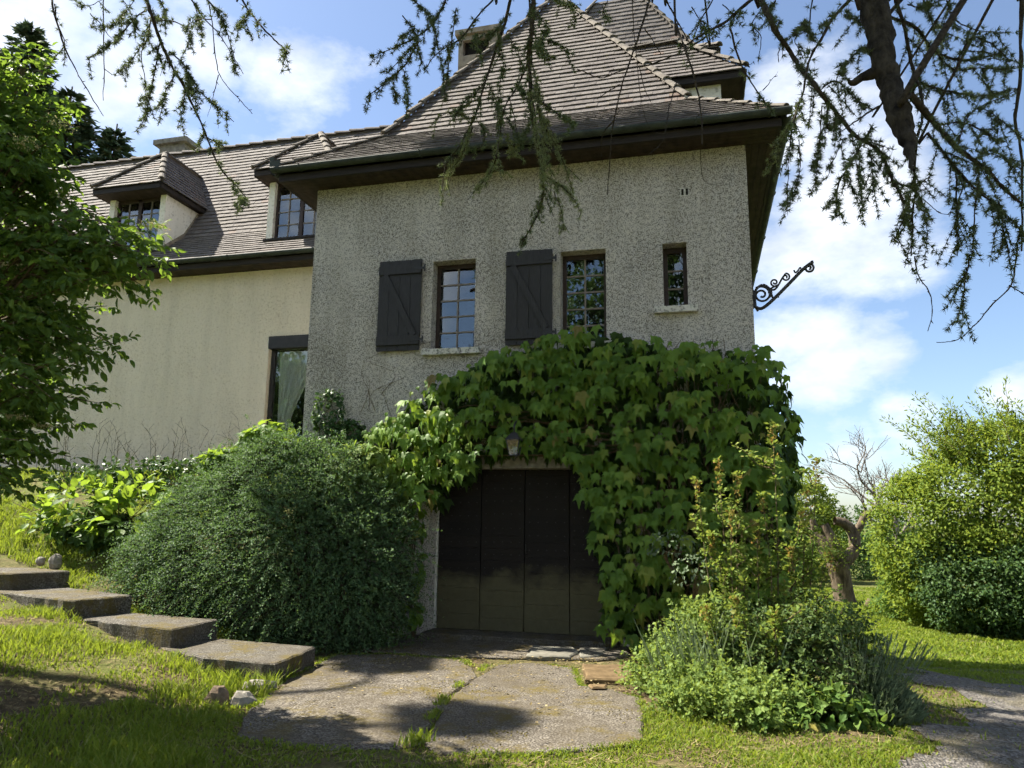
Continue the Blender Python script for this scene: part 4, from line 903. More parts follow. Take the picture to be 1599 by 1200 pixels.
vine_clump('climbing_ivy', 'small dark ivy climbing the grey wall left of the big vine', [((-5.38, -.10, 3.16), (.26, .09, .40)), ((-5.35, -.14, 2.65), (.36, .14, .35)), ((-5.05, -.08, 2.85), (.28, .06, .22))], 230, 'ovate', .075, 'dark_ivy', 6)
vine_clump('leafy_climber', 'broad-leaved climber on the left pier of the garage door', [((-3.93, -.22, 1.55), (.17, .12, .28)), ((-3.88, -.25, .85), (.14, .1, .35)), ((-3.86, -.30, .35), (.13, .1, .2)), ((-4.15, -.25, 1.8), (.2, .12, .2))], 42, 'ovate', .15, 'ivy_leaf', 9, 60)
vine_clump('climbing_vine', 'tangled vine shoots bridging the big vine and the fine-leaved shrub', [((-4.65, -.40, 2.30), (.55, .30, .38)), ((-5.05, -.6, 2.12), (.5, .3, .3)), ((-4.3, -.35, 1.75), (.4, .25, .4))], 230, 'ivy', .10, 'weed_leaf', 12, 60)

# ------------------------------------------------------------------ fine-leaved shrub by the steps
SH = thing('garden_shrub', 'large arching fine-leaved shrub between the steps and the garage door', 'shrub', (-5.5, -.7, .2))
E3 = [((-7.35, -.75, .85), (.62, .60, .62)), ((-6.75, -.55, 1.35), (.85, .75, .85)), ((-6.25, -.95, .85), (.80, .72, .80)), ((-5.75, -.55, 1.75), (.85, .75, .95)), ((-5.35, -1.05, 1.05), (.88, .74, .95)),
      ((-4.95, -.60, 1.55), (.72, .66, .98)), ((-4.55, -.95, .80), (.72, .55, .85)), ((-5.0, -1.15, .45), (.95, .5, .62)), ((-4.25, -.60, 1.05), (.45, .45, .85)), ((-6.2, -.35, 2.05), (.55, .5, .45))]
def spray_shell(ells, n, nleaf, L, seed, zmin, bias, depth=.28, amp=.34):
    g = np.random.default_rng(seed); P, D = [], []
    w_ = np.array([e[1][0]*e[1][2] for e in ells]); w_ /= w_.sum()
    for (c, r), f in zip(ells, w_):
        d = norm(g.normal(size=(int(n*f*2.2), 3))); d = d[(d[:, 1] < .35) | (d[:, 2] > .5)]
        k = 1+amp*(vnoise(np.arctan2(d[:, 0], -d[:, 1])*2+seed, d[:, 2]*2, 1.6)-.5)+amp*.6*(vnoise(np.arctan2(d[:, 0], -d[:, 1])*2+seed, d[:, 2]*2, 4.0)-.5)
        p = np.array(c)+d*np.array(r)*(k-abs(g.normal(size=len(d)))*depth*.5)[:, None]
        keep = np.ones(len(p), bool)
        for c2, r2 in ells: 
            if c2 is not c: keep &= (((p-np.array(c2))/np.array(r2))**2).sum(1) > .62
        P.append(p[keep]); D.append(d[keep])
    P, D = np.concatenate(P), np.concatenate(D); m = len(P)
    dr = norm(D*.75+np.array(bias)+g.normal(size=(m, 3))*.33); l_ = L*g.uniform(.5, 1.4, m)
    s = np.linspace(.0, 1, nleaf)[None, :, None]
    path = P[:, None]+dr[:, None]*l_[:, None, None]*s+np.array((0, 0, -1))*(s**2)*l_[:, None, None]*.45
    q = path+g.normal(size=path.shape)*.008
    tip = norm(dr[:, None]*.6+np.array((0, 0, -.25))*s+norm(g.normal(size=path.shape))*.75)
    nor = norm(D[:, None]*.5+np.array((0, 0, .55))+norm(g.normal(size=path.shape))*.6)
    f = lambda a: a.reshape(-1, 3)
    q, tip, nor = f(q), f(tip), f(nor); k = q[:, 2] > zmin(q[:, 0], q[:, 1])+.01
    stems = np.stack([path[:, 0], path[:, -1]], 1)
    return q[k], tip[k], nor[k], stems
def strips(name, stems, wd, mat):
    a, b = stems[:, 0], stems[:, 1]; d = norm(b-a); s = norm(np.cross(d, rvec(len(a))))*wd
    V = np.stack([a-s, a+s, b], 1).reshape(-1, 3); return mesh_np(name, V, np.arange(len(V)).reshape(-1, 3), mat)
q, ti, no, stems = spray_shell(E3, 9500, 19, .32, 3, lambda x, y: terr(x, y), (-.12, -.12, .05))
stuff(add('foliage', leaf_mesh('foliage', 'diamond', q, ti, no, U(.020, .036, len(q)), 'shrub_leaf'), SH))
q2, ti2, no2, stems2 = spray_shell(E3, 900, 34, .62, 13, lambda x, y: terr(x, y), (-.25, -.1, .35)); stuff(add('long_sprays', leaf_mesh('long_sprays', 'diamond', q2, ti2, no2, U(.020, .036, len(q2)), 'shrub_leaf'), SH)); stuff(add('spray_twigs', strips('spray_twigs', stems2, .003, 'twig'), SH)); stuff(add('twigs', strips('twigs', stems, .004, 'twig'), SH))
st = [(bez([(c[0]+rng.normal()*.15, c[1]+.2, terr(c[0], c[1])-.05), (c[0]+rng.normal()*.3, c[1]+rng.normal()*.2, c[2]), tuple(np.array(c)+rvec(1)[0]*np.array(r)*.85)], 8), np.linspace(.022, .005, 8)) for c, r in E3 for _ in range(6)]
stuff(add('stems', tubes_mesh('stems', st, 'bark', 5), SH))
# inner foliage that closes the shrub
P, D = clump_crown(E3, 520, 56, .20, 44, (.25, .80), lambda x, y: terr(x, y)+.03); leafy(SH, 'x', P, D, 'diamond', .05, 'shrub_leaf', .2, 'inner_foliage')
# daisies at its foot
DS = thing('daisy_clump', 'low clump of tiny white daisies at the foot of the fine-leaved shrub', 'flowers', (-4.15, -.75, .05))
n = 70; P = np.stack([rng.normal(size=n)*.24-4.2, rng.normal(size=n)*.13-.95, U(.06, .24, n)], 1)
ang = np.arange(6)*np.pi/3; tip = np.stack([np.cos(ang), np.sin(ang), 0*ang+.1], 1)
stuff(add('petals', leaf_mesh('petals', 'diamond', np.repeat(P, 6, 0), np.tile(tip, (n, 1)), np.tile(np.array((0, -.5, .8)), (n*6, 1)), .016, 'white_petal'), DS))
n = 900; P2 = np.stack([rng.normal(size=n)*.3-4.25, rng.normal(size=n)*.16-.9, U(.03, .22, n)], 1); leafy(DS, 'x', P2, rvec(n), 'lance', .05, 'tree_leaf_mid', 0, 'leaves')

# ------------------------------------------------------------------ hydrangea and ivy hedge on the terrace
HY = thing('hydrangea', 'big-leaved bright green hydrangea on the bank below the cream wall', 'shrub', (-9.1, -.1, .9))
P, D = [], []
for c, r, k in (((-9.55, -.1, 1.62), (.75, .6, .60), 130), ((-8.6, -.25, 1.52), (.62, .5, .50), 110), ((-9.0, .25, 1.75), (.65, .4, .50), 80), ((-10.25, -.15, 1.45), (.45, .4, .35), 40)):
    d = rvec(k*3); d = d[(d[:, 2] > -.35) & (d[:, 1] < .6)][:k]; P.append(np.array(c)+d*np.array(r)*U(.7, 1.04, (len(d), 1))); D.append(d)
P, D = np.concatenate(P), np.concatenate(D); m = len(P); tip = norm(D*.8+np.array((0, 0, -.25))+rng.normal(size=(m, 3))*.45); nor = norm(D*.4+np.array((0, -.1, .9))+rng.normal(size=(m, 3))*.3)
leaf_objects(HY, 'ovate', P[:260], tip[:260], nor[:260], U(.15, .24, 260), 'hydrangea_leaf')
stuff(add('leaves', leaf_mesh('leaves', 'ovate', P[260:], tip[260:], nor[260:], U(.13, .2, m-260), 'hydrangea_leaf'), HY))
P, D = clump_crown([((-9.2, -.05, 1.35), (1.1, .5, .5))], 60, 18, .2, 21, (.3, .9)); leafy(HY, 'x', P, D, 'ovate', .14, 'tree_leaf_dark', .3, 'inner_leaves')
st = [(bez([(-9.1+rng.normal()*.35, 0+rng.normal()*.1, .9), (-9.1+rng.normal()*.5, -.1, 1.3), (-9.1+rng.normal()*.7, -.15+rng.normal()*.2, 1.8)], 6), np.linspace(.012, .005, 6)) for _ in range(30)]
stuff(add('stems', tubes_mesh('stems', st, 'stem_brown', 5), HY))
def hedge(name, label, pts, r, n, per, size, tpl, mat, seed):
    T = thing(name, label, 'hedge', (pts[0][0], pts[0][1], float(terr(pts[0][0], pts[0][1]))))
    c = bez(pts, 14); ells = [(tuple(q), r) for q in c]; P, D = clump_crown(ells, n, per, .16, seed, (.5, 1.05), lambda x, y: terr(x, y)); leafy(T, 'x', P, D, tpl, size, mat, .3, 'foliage')
    st = [(bez([(q[0]+rng.normal()*.1, q[1], q[2]-r[2]), (q[0]+rng.normal()*.2, q[1]-.1, q[2]+r[2]*.7)], 4), np.linspace(.01, .003, 4)) for q in c for _ in range(4)]
    stuff(add('stems', tubes_mesh('stems', st, 'stem_brown', 4), T)); return T
hedge('ivy_hedge', 'low dark ivy and weeds along the foot of the cream wall', [(-11.6, 1.5, 2.25), (-9.9, 1.4, 2.30), (-8.6, 1.2, 2.35), (-7.6, .8, 2.3), (-7.0, .3, 2.2)], (.5, .35, .28), 420, 12, .085, 'ovate', 'dark_ivy', 31)
WD = thing('dry_weeds', 'sparse dry weed stalks standing against the foot of the cream wall', 'weeds', (-10, 1.6, 2.3)); st = []; tp = []
for i in range(46):
    x = U(-12.6, -7.4); y = U(1.2, 2.2); z = float(terr(x, y)); h = U(.5, 1.15); p = bez([(x, y, z), (x+rng.normal()*.05, y, z+h*.6), (x+rng.normal()*.15, y, z+h)], 5); st.append((p, np.linspace(.006, .0025, 5)))
    for j in range(3): s = p[2+j % 3]; st.append((bez([s, s+np.array((rng.normal()*.1, rng.normal()*.05, .12))], 3), np.linspace(.004, .002, 3)))
stuff(add('stalks', tubes_mesh('stalks', st, 'stem_brown', 4), WD))

# ------------------------------------------------------------------ elder at the left edge
EL_ = thing('elder_tree', 'elder with pinnate leaves and cream flower heads at the left edge', 'tree', (-6.9, -5.1, .3))
ec, er = np.array((-6.62, -4.95, 3.55)), np.array((1.5, 1.1, 2.3))
ps = []; LP, LT, LN_, LS = [], [], [], []; fl = []
tr = bez([(-6.95, -5.1, .2), (-6.9, -5.0, 1.6), (-6.7, -5.0, 3.0), (-6.5, -4.95, 4.4)], 12); ps.append((tr, np.linspace(.11, .03, 12)))
for i in range(470):
    d = rvec(1)[0]
    if d[0] < -.55: d[0] *= -.6
    k = U(.62, 1.03)*(1+.30*(vnoise(d[0]*3+5, d[2]*3, 1.6)-.5)); e = ec+d*er*k
    if i > 400: e = np.array((-6.65, -5.2, 5.5))+d*np.array((.85, .7, 1.0))*k
    if i > 444: e = np.array((-4.95, -4.9, 4.05))+d*np.array((.38, .5, .32))*k
    if e[2] < 1.15: continue
    s = tr[int(np.clip((e[2]-1.0)/3.6*11, 2, 11))]; s = s+(e-s)*.35
    L_ = np.linalg.norm(e-s); p = bez([s, s+(e-s)*.5+np.array((0, 0, U(-.05, .28)*L_)), e+np.array((0, 0, U(-.30, .12)*L_))], 8)
    ps.append((p, np.linspace(.011, .003, 8)))
    for j in range(3, 8):
        for sd_ in (-1, 1):
            ax = norm(p[j]-p[j-1]); sv = norm(np.cross(ax, (0, 0, 1)))*sd_; rd = norm(sv*.8+ax*.65+np.array((0, 0, -.25))+rng.normal(size=3)*np.array((.3, .3, .55))); rl = U(.11, .20)
            for q in range(3):
                b = p[j]+rd*rl*(.4+.3*q); s2 = norm(np.cross(rd, (0, 0, 1)))
                for s3 in ((-1, 1) if q < 2 else (0,)):
                    LP.append(b); LT.append(norm(rd*(.55 if s3 else 1)+s2*s3*.8+np.array((0, 0, -.45))+rng.normal(size=3)*.3)); LN_.append(norm(np.array((-.25, -.35, .65))+rng.normal(size=3)*.65)); LS.append(U(.06, .11))
    if U(0, 1) < .10 and e[0] > -6.2: fl.append(e+np.array((0, 0, .03)))
LP, LT, LN_, LS = map(np.array, (LP, LT, LN_, LS))
vis = np.where((LP[:, 0] > -5.45))[0]; big = vis[np.argsort(-LS[vis])][:300]; rest = np.setdiff1d(np.arange(len(LP)), big)
leaf_objects(EL_, 'elder', LP[big], LT[big], LN_[big], LS[big]*1.1, 'elder_leaf')
stuff(add('leaves', leaf_mesh('leaves', 'elder', LP[rest], LT[rest], LN_[rest], LS[rest], 'elder_leaf'), EL_))
add('trunk', tubes_mesh('trunk', ps[:1], 'bark', 8), EL_); stuff(add('branches', tubes_mesh('branches', ps[1:], 'stem_brown', 4), EL_))
fp = np.concatenate([f+np.stack([rng.normal(size=150)*.06, rng.normal(size=150)*.06, rng.normal(size=150)*.014], 1) for f in fl]); leafy(EL_, 'x', fp, np.tile(np.array((0, 0, 1.0)), (len(fp), 1)), 'diamond', .02, 'elder_flower', 0, 'flower_heads')

# ------------------------------------------------------------------ right-hand bed
def spike(paths, LP, LT, base, top, nleaf, size, rad):
    p = bez([base, (np.array(base)+np.array(top))/2+rng.normal(size=3)*.04, top], 14); paths.append((p, np.linspace(.009, .002, 14)))
    for j in range(nleaf):
        f = j/nleaf; s = p[min(13, int(f*14))]+rng.normal(size=3)*.01; a = U(0, 6.28); d = norm(np.array((math.cos(a), math.sin(a), U(-.2, .9)))); LP.append(s+d*rad*U(.1, 1)*(1-.6*f)); LT.append(d)
TH = thing('thorn_shrub', 'thorny shrub with tall upright orange-tipped shoots right of the garage', 'shrub', (.6, -2.3, 0))
ps, LP, LT = [], [], []; tips = []
for (x, y, z, rad) in ((.20, -2.0, 2.26, .13), (.76, -2.0, 2.62, .13), (1.18, -1.9, 2.28, .12), (-.02, -2.0, 2.05, .10), (.38, -1.95, 2.12, .13), (.55, -2.1, 1.55, .12), (.98, -2.1, 1.75, .14), (.10, -2.1, 1.5, .12), (.85, -2.2, 1.4, .15), (1.2, -2.2, 1.35, .14), (.3, -2.2, 1.75, .15), (1.05, -2.0, 1.95, .1), (.62, -2.0, 1.9, .08), (.28, -2.75, .95, .12), (.62, -2.8, .85, .12), (.02, -2.7, .85, .12)):
    spike(ps, LP, LT, (x*.6+.22, y-.15, .25), (x, y, z), 250, .04, rad*.85); tips.append((x, y, z))
    for q in range(4):
        f = U(.35, .85); b = np.array((x*f+(x*.5+.3)*(1-f), y, z*f)); d = b+np.array((rng.normal()*.15, rng.normal()*.1, U(.12, .25))); spike(ps, LP, LT, b, d, 34, .04, .05)
LP, LT = np.array(LP), np.array(LT); m = len(LP)
stuff(add('shoot_leaves', leaf_mesh('shoot_leaves', 'diamond', LP, LT, norm(np.array((0, 0, .8))+rvec(m)), U(.034, .066, m), 'thorn_leaf'), TH))
tp = np.concatenate([np.array(t_)+np.stack([rng.normal(size=60)*.02, rng.normal(size=60)*.02, -np.abs(rng.normal(size=60))*.14], 1) for t_ in tips]); m = len(tp)
stuff(add('shoot_tips', leaf_mesh('shoot_tips', 'diamond', tp, norm(rvec(m)+np.array((0, 0, .9))), rvec(m), U(.022, .042, m), 'young_shoot'), TH))
EB = [((.78, -2.5, .34), (.52, .46, .34)), ((1.05, -2.45, .42), (.40, .38, .38)), ((.45, -2.3, .40), (.36, .3, .36))]
q, ti, no, stems = spray_shell(EB, 1100, 14, .28, 8, lambda x, y: terr(x, y), (0, -.05, .45), .6, .6)
stuff(add('foliage', leaf_mesh('foliage', 'diamond', q, ti, no, U(.028, .05, len(q)), 'thorn_dark'), TH)); stuff(add('twigs', strips('twigs', stems, .004, 'stem_brown'), TH)); stuff(add('stems', tubes_mesh('stems', ps, 'stem_brown', 4), TH))
P, D = clump_crown(EB, 70, 50, .2, 47, (.3, .8), lambda x, y: terr(x, y)+.03); leafy(TH, 'x', P, D, 'diamond', .05, 'thorn_dark', .2, 'inner_foliage')
WE = thing('weed_clump', 'pale green leafy weeds at the right edge of the driveway slab', 'weeds', (-.25, -2.5, 0))
EW = [((-.40, -2.2, .16), (.28, .36, .24)), ((-.05, -2.85, .14), (.38, .38, .24)), ((.38, -3.2, .10), (.42, .32, .20)), ((-.02, -2.15, .42), (.30, .30, .34))]
q, ti, no, stems = spray_shell(EW, 1000, 12, .24, 9, lambda x, y: terr(x, y), (0, 0, .7), .9, .7)
stuff(add('foliage', leaf_mesh('foliage', 'diamond', q, ti, no, U(.025, .055, len(q)), 'weed_leaf'), WE)); stuff(add('stems', strips('stems', stems, .004, 'weed_leaf'), WE))
LV = thing('lavender', 'grey-green lavender mound with thin upright spikes beside the gravel path', 'shrub', (1.32, -2.75, 0))
n = 2600; a = U(0, 6.28, n); rr = np.sqrt(U(0, 1, n))*.42; el = U(.2, 1.0, n); P = np.stack([1.36+np.cos(a)*rr*.8, -2.8+np.sin(a)*rr*.8, U(.02, .42, n)*(1.1-rr/.5)], 1)
T_ = norm(np.stack([np.cos(a)*rr*2.2, np.sin(a)*rr*2.2, np.full(n, .9)], 1)+rng.normal(size=(n, 3))*.2)
stuff(add('foliage', leaf_mesh('foliage', 'lance', P, T_, rvec(n), U(.08, .16, n), 'lavender_leaf'), LV))
st = []; hp = []
for i in range(150):
    a, r_ = U(0, 6.28), math.sqrt(U(0, 1))*.42; b = np.array((1.36+math.cos(a)*r_*.6, -2.8+math.sin(a)*r_*.6, .2)); L_ = U(.26, .50); e = b+norm(np.array((math.cos(a)*r_*1.3+.22, math.sin(a)*r_*1.3, .95)))*L_
    st.append((np.array([b, (b+e)/2+rng.normal(size=3)*.01, e]), np.array([.0026, .0024, .0022]))); st.append((np.array([e, e+(e-b)*.06, e+(e-b)*.12]), np.array([.004, .0055, .002])))
stuff(add('spikes', tubes_mesh('spikes', st, 'lavender_leaf', 4), LV))
LP_ = thing('ground_plant', 'low broad-leaved plant with one yellow leaf in front of the lavender', 'plant', (.95, -3.35, 0))
P, D = clump_crown([((.95, -3.25, .12), (.42, .25, .18)), ((.55, -3.4, .1), (.2, .2, .14))], 60, 8, .1, 62, (.4, 1.1), lambda x, y: terr(x, y)); leafy(LP_, 'x', P, D, 'ovate', .085, 'tree_leaf_mid', .2, 'foliage')
leaf_objects(LP_, 'ovate', np.array([(.78, -3.5, .10)]), np.array([(.4, -.6, -.5)]), np.array([(0, -.6, .8)]), .13, 'young_shoot')
DG = thing('grass_tuft', 'grey-green tuft of long grass and dry seed heads below the thorny shrub', 'grass', (.05, -2.5, .1)); 
n = 420; a = U(0, 6.28, n); P = np.stack([rng.normal(size=n)*.22+.1, rng.normal(size=n)*.14-2.55, np.full(n, .05)], 1); T_ = norm(np.stack([np.cos(a)*.45, np.sin(a)*.45, np.ones(n)], 1))
stuff(add('blades', leaf_mesh('blades', 'needle', P, T_, rvec(n), U(.35, .85, n), 'lavender_leaf'), DG))
vine_clump('leafy_climber', 'arching twiggy rambler in front of the vine, left of the orange-tipped shoots', [((-.35, -.75, 1.35), (.32, .2, .2)), ((-.1, -.9, 1.05), (.3, .2, .25))], 160, 'diamond', .05, 'lavender_leaf', 77)
CEDAR = [(12,3,1,[(-4.06,-5.83,5.63),(-3.95,-5.85,5.39),(-3.98,-5.7,5.29),(-3.91,-5.63,5.1),(-3.89,-5.48,4.97),(-3.76,-5.45,4.72),(-3.79,-5.27,4.6),(-3.71,-5.22,4.42),(-3.67,-5.08,4.35),(-3.55,-5.04,4.2)]),
(7,2,0,[(-5.0,-5.8,5.8),(-4.89,-5.86,5.6),(-4.9,-5.74,5.42),(-4.8,-5.69,5.2),(-4.6,-5.74,4.95),(-4.51,-5.62,4.76)]),
(5,2,1,[(-5.07,-5.71,5.8),(-5.03,-5.69,5.63),(-5.08,-5.56,5.55),(-5.23,-5.51,5.49)]),
(4,2,0,[(-4.64,-5.65,5.84),(-4.64,-5.61,5.54),(-4.68,-5.52,5.27),(-4.71,-5.46,5.03)]),
(4,2,0,[(-3.56,-5.73,5.57),(-3.66,-5.54,5.52),(-3.65,-5.47,5.23),(-3.69,-5.34,5.16),(-3.61,-5.24,5.05),(-3.52,-5.15,4.94)]),
(3,1,0,[(-3.61,-5.47,5.09),(-3.74,-5.34,5.0),(-3.85,-5.26,4.88)]),
(6,3,1,[(-3.17,-5.86,5.42),(-3.05,-5.89,5.23),(-2.88,-5.98,5.02),(-2.77,-5.96,4.91),(-2.6,-6.09,4.73)]),
(5,3,2,[(-3.27,-5.6,5.51),(-3.39,-5.5,5.51),(-3.58,-5.33,5.58)]),
(5,2,0,[(-3.97,-5.45,5.86),(-3.88,-5.43,5.72),(-3.77,-5.34,5.59),(-3.65,-5.32,5.4),(-3.48,-5.36,5.16)]),
(4,2,1,[(-4.13,-5.66,5.55),(-4.17,-5.64,5.38),(-4.24,-5.61,5.28),(-4.2,-5.6,5.07),(-4.08,-5.68,4.76)]),
(5,2,2,[(-4.11,-5.56,5.41),(-4.04,-5.66,5.1),(-4.03,-5.69,4.88),(-3.98,-5.79,4.56),(-4.03,-5.8,4.48)]),
(5,2,2,[(-3.93,-5.66,5.22),(-3.89,-5.54,5.19),(-3.78,-5.52,5.0),(-3.67,-5.44,4.9),(-3.51,-5.39,4.74)]),
(4,2,2,[(-4.0,-5.77,5.42),(-3.83,-5.77,5.39),(-3.76,-5.67,5.37),(-3.77,-5.63,5.23)]),
(5,2,2,[(-3.5,-5.83,5.49),(-3.43,-5.73,5.4),(-3.34,-5.74,5.23),(-3.28,-5.72,5.04),(-3.26,-5.7,4.89)]),
(4,2,2,[(-3.65,-5.76,5.51),(-3.75,-5.55,5.51),(-3.94,-5.28,5.52)]),
(4,2,2,[(-3.89,-5.48,4.97),(-3.84,-5.55,4.79),(-3.87,-5.55,4.61)]),
(4,2,2,[(-3.61,-5.91,4.84),(-3.6,-6.01,4.62),(-3.6,-6.04,4.32)]),
(4,2,2,[(-3.79,-5.3,4.66),(-3.76,-5.24,4.66),(-3.81,-5.06,4.74)]),
(4,2,2,[(-3.84,-5.29,4.73),(-3.88,-5.26,4.65),(-3.96,-5.22,4.62)]),
(4,2,2,[(-4.19,-5.67,5.62),(-4.24,-5.72,5.5),(-4.37,-5.74,5.33),(-4.43,-5.8,5.22),(-4.47,-5.89,5.08)]),
(4,2,2,[(-4.33,-5.45,5.71),(-4.45,-5.39,5.56),(-4.69,-5.26,5.51),(-4.92,-5.16,5.52)]),
(3,2,2,[(-3.86,-5.54,5.17),(-3.84,-5.53,5.06),(-3.66,-5.71,4.82),(-3.56,-5.69,4.67)]),
(3,1,0,[(-4.39,-5.8,5.05),(-4.25,-5.86,4.94),(-4.03,-5.97,4.83)]),
(3,2,2,[(-4.03,-5.95,5.47),(-4.12,-5.91,5.41),(-4.36,-5.77,5.46),(-4.56,-5.73,5.45)]),
(3,2,2,[(-4.34,-5.77,5.68),(-4.33,-5.68,5.62),(-4.2,-5.71,5.42)]),
(3,2,1,[(-4.71,-5.89,5.66),(-4.5,-5.92,5.52),(-4.34,-5.93,5.53)]),
(3,2,1,[(-4.25,-6.11,5.28),(-4.14,-6.11,5.18),(-4.07,-6.07,5.09),(-4.02,-6.03,5.05)]),
(3,2,2,[(-4.01,-5.72,5.65),(-4.13,-5.53,5.69),(-4.3,-5.44,5.73)]),
(3,2,2,[(-3.42,-5.42,4.16),(-3.39,-5.43,4.08),(-3.29,-5.48,3.98),(-3.13,-5.65,3.88)]),
(3,2,1,[(-3.25,-6.04,5.11),(-3.43,-6.0,5.17),(-3.71,-5.76,5.32)]),
(16,4,2,[(-1.15,-4.95,5.77),(-1.17,-4.93,5.44),(-1.22,-4.82,5.31),(-1.2,-4.8,5.06),(-1.17,-4.85,4.72),(-1.14,-4.75,4.52),(-1.1,-4.77,4.28),(-1.14,-4.67,4.09),(-1.18,-4.79,3.87),(-1.28,-4.74,3.75)]),
(11,3,1,[(-1.38,-4.8,5.93),(-1.45,-4.71,5.75),(-1.52,-4.66,5.61),(-1.61,-4.58,5.42),(-1.68,-4.6,5.15),(-1.81,-4.43,4.98),(-1.9,-4.43,4.79),(-2.05,-4.34,4.69),(-2.1,-4.29,4.47)]),
(7,3,1,[(-1.32,-4.38,5.61),(-1.47,-4.23,5.49),(-1.58,-4.27,5.25),(-1.66,-4.13,5.11),(-1.69,-4.15,4.85),(-1.77,-4.07,4.73),(-1.89,-4.08,4.55)]),
(6,3,1,[(-1.45,-5.06,5.7),(-1.62,-4.96,5.62),(-1.76,-4.95,5.45),(-1.97,-4.84,5.46),(-2.07,-4.83,5.36)]),
(7,3,2,[(-1.99,-4.69,6.11),(-2.11,-4.62,5.95),(-2.26,-4.59,5.85),(-2.5,-4.5,5.84),(-2.84,-4.4,5.86)]),
(5,3,2,[(-2.01,-5.21,5.31),(-2.17,-5.09,5.21),(-2.39,-4.93,5.19),(-2.6,-4.89,5.09)]),
(3,2,2,[(-2.28,-5.07,5.09),(-2.28,-5.05,5.02),(-2.36,-4.85,5.05)]),
(3,2,2,[(-2.05,-5.4,4.95),(-2.04,-5.36,4.85),(-1.96,-5.48,4.6)]),
(3,2,2,[(-2.3,-4.57,5.8),(-2.39,-4.65,5.61),(-2.5,-4.78,5.37)]),
(4,2,2,[(-2.1,-4.69,5.85),(-2.07,-4.59,5.6),(-2.04,-4.54,5.34),(-2.05,-4.49,5.23)]),
(4,2,2,[(-1.64,-5.42,5.38),(-1.74,-5.25,5.13),(-1.81,-5.1,4.96)]),
(3,2,2,[(-2.26,-4.71,5.66),(-2.23,-4.63,5.54),(-2.24,-4.49,5.52)]),
(4,2,2,[(-2.32,-4.67,6.16),(-2.15,-4.76,5.92),(-2.01,-4.9,5.68)]),
(4,2,2,[(-2.29,-4.94,5.78),(-2.25,-4.81,5.71),(-2.47,-4.61,5.81)]),
(4,2,2,[(-1.13,-4.56,5.62),(-1.04,-4.44,5.65),(-0.95,-4.34,5.61)]),
(5,3,2,[(-1.11,-4.83,4.89),(-0.96,-4.88,4.73),(-0.8,-5.1,4.51)]),
(3,2,1,[(-1.52,-4.29,5.32),(-1.5,-4.11,5.1),(-1.5,-4.0,4.88)]),
(3,2,2,[(-1.69,-4.38,5.41),(-1.64,-4.21,5.32),(-1.54,-4.03,5.17),(-1.46,-4.02,5.06)]),
(4,2,3,[(-1.14,-4.47,4.43),(-0.99,-4.61,4.25),(-0.88,-4.76,4.08),(-0.82,-4.74,3.96)]),
(3,2,3,[(-1.06,-4.6,4.24),(-1.02,-4.53,4.13),(-1.01,-4.42,3.98)]),
(4,2,3,[(-1.25,-4.33,5.19),(-1.16,-4.42,4.88),(-1.09,-4.29,4.79),(-1.0,-4.33,4.56),(-0.95,-4.23,4.36)]),
(4,2,3,[(-1.19,-4.77,5.08),(-1.16,-4.66,4.83),(-1.15,-4.45,4.67),(-1.13,-4.27,4.5)]),
(4,2,3,[(-1.19,-4.83,5.23),(-1.14,-4.85,4.98),(-1.1,-4.77,4.83),(-1.12,-4.65,4.67)]),
(4,2,3,[(-1.17,-5.01,4.89),(-1.14,-4.94,4.74),(-1.11,-5.0,4.48),(-1.08,-4.85,4.35),(-1.07,-4.95,4.09)]),
(4,2,3,[(-1.73,-4.67,4.84),(-1.81,-4.58,4.76),(-1.92,-4.43,4.73),(-2.05,-4.33,4.65),(-2.13,-4.2,4.54)]),
(4,2,3,[(-1.39,-5.07,4.48),(-1.41,-5.06,4.35),(-1.5,-4.95,4.27),(-1.56,-5.04,4.09)]),
(3,2,3,[(-1.44,-5.01,4.45),(-1.44,-4.84,4.32)]),
(3,2,3,[(-1.69,-4.57,5.17),(-1.87,-4.54,5.11),(-2.1,-4.55,5.03)]),
(3,2,3,[(-1.85,-4.67,4.97),(-1.82,-4.51,5.02),(-1.74,-4.51,5.02)]),
(3,2,3,[(-1.46,-4.63,4.77),(-1.44,-4.5,4.7),(-1.47,-4.22,4.77)]),
(3,2,2,[(-1.71,-4.61,4.93),(-1.62,-4.65,4.78),(-1.66,-4.63,4.68),(-1.77,-4.58,4.7)]),
(3,2,2,[(-1.3,-4.29,5.06),(-1.33,-4.47,4.84),(-1.35,-4.52,4.68)]),
(3,2,2,[(-1.64,-4.48,5.47),(-1.75,-4.5,5.27),(-1.84,-4.58,5.15),(-1.89,-4.66,4.93)]),
(3,2,2,[(-1.43,-4.86,5.63),(-1.49,-5.01,5.42),(-1.59,-5.04,5.4),(-1.51,-5.22,5.11)]),
(3,2,2,[(-1.12,-5.16,5.44),(-0.99,-5.24,5.25),(-1.01,-5.37,5.02),(-0.94,-5.46,4.84)]),
(3,2,2,[(-1.24,-4.63,5.56),(-1.14,-4.76,5.34),(-1.03,-4.76,5.27)]),
(3,2,2,[(-1.43,-4.77,5.6),(-1.36,-4.68,5.48),(-1.38,-4.46,5.44)]),
(3,2,2,[(-1.46,-4.87,5.46),(-1.42,-4.88,5.23),(-1.41,-5.03,4.91),(-1.42,-4.96,4.69)]),
(3,2,2,[(-1.4,-4.51,5.31),(-1.29,-4.74,5.05),(-1.22,-4.81,4.9)]),
(7,3,0,[(-0.27,-4.33,6.07),(-0.34,-4.44,5.71),(-0.44,-4.41,5.43),(-0.53,-4.39,5.19),(-0.6,-4.3,4.96),(-0.63,-4.31,4.68),(-0.66,-4.3,4.3)]),
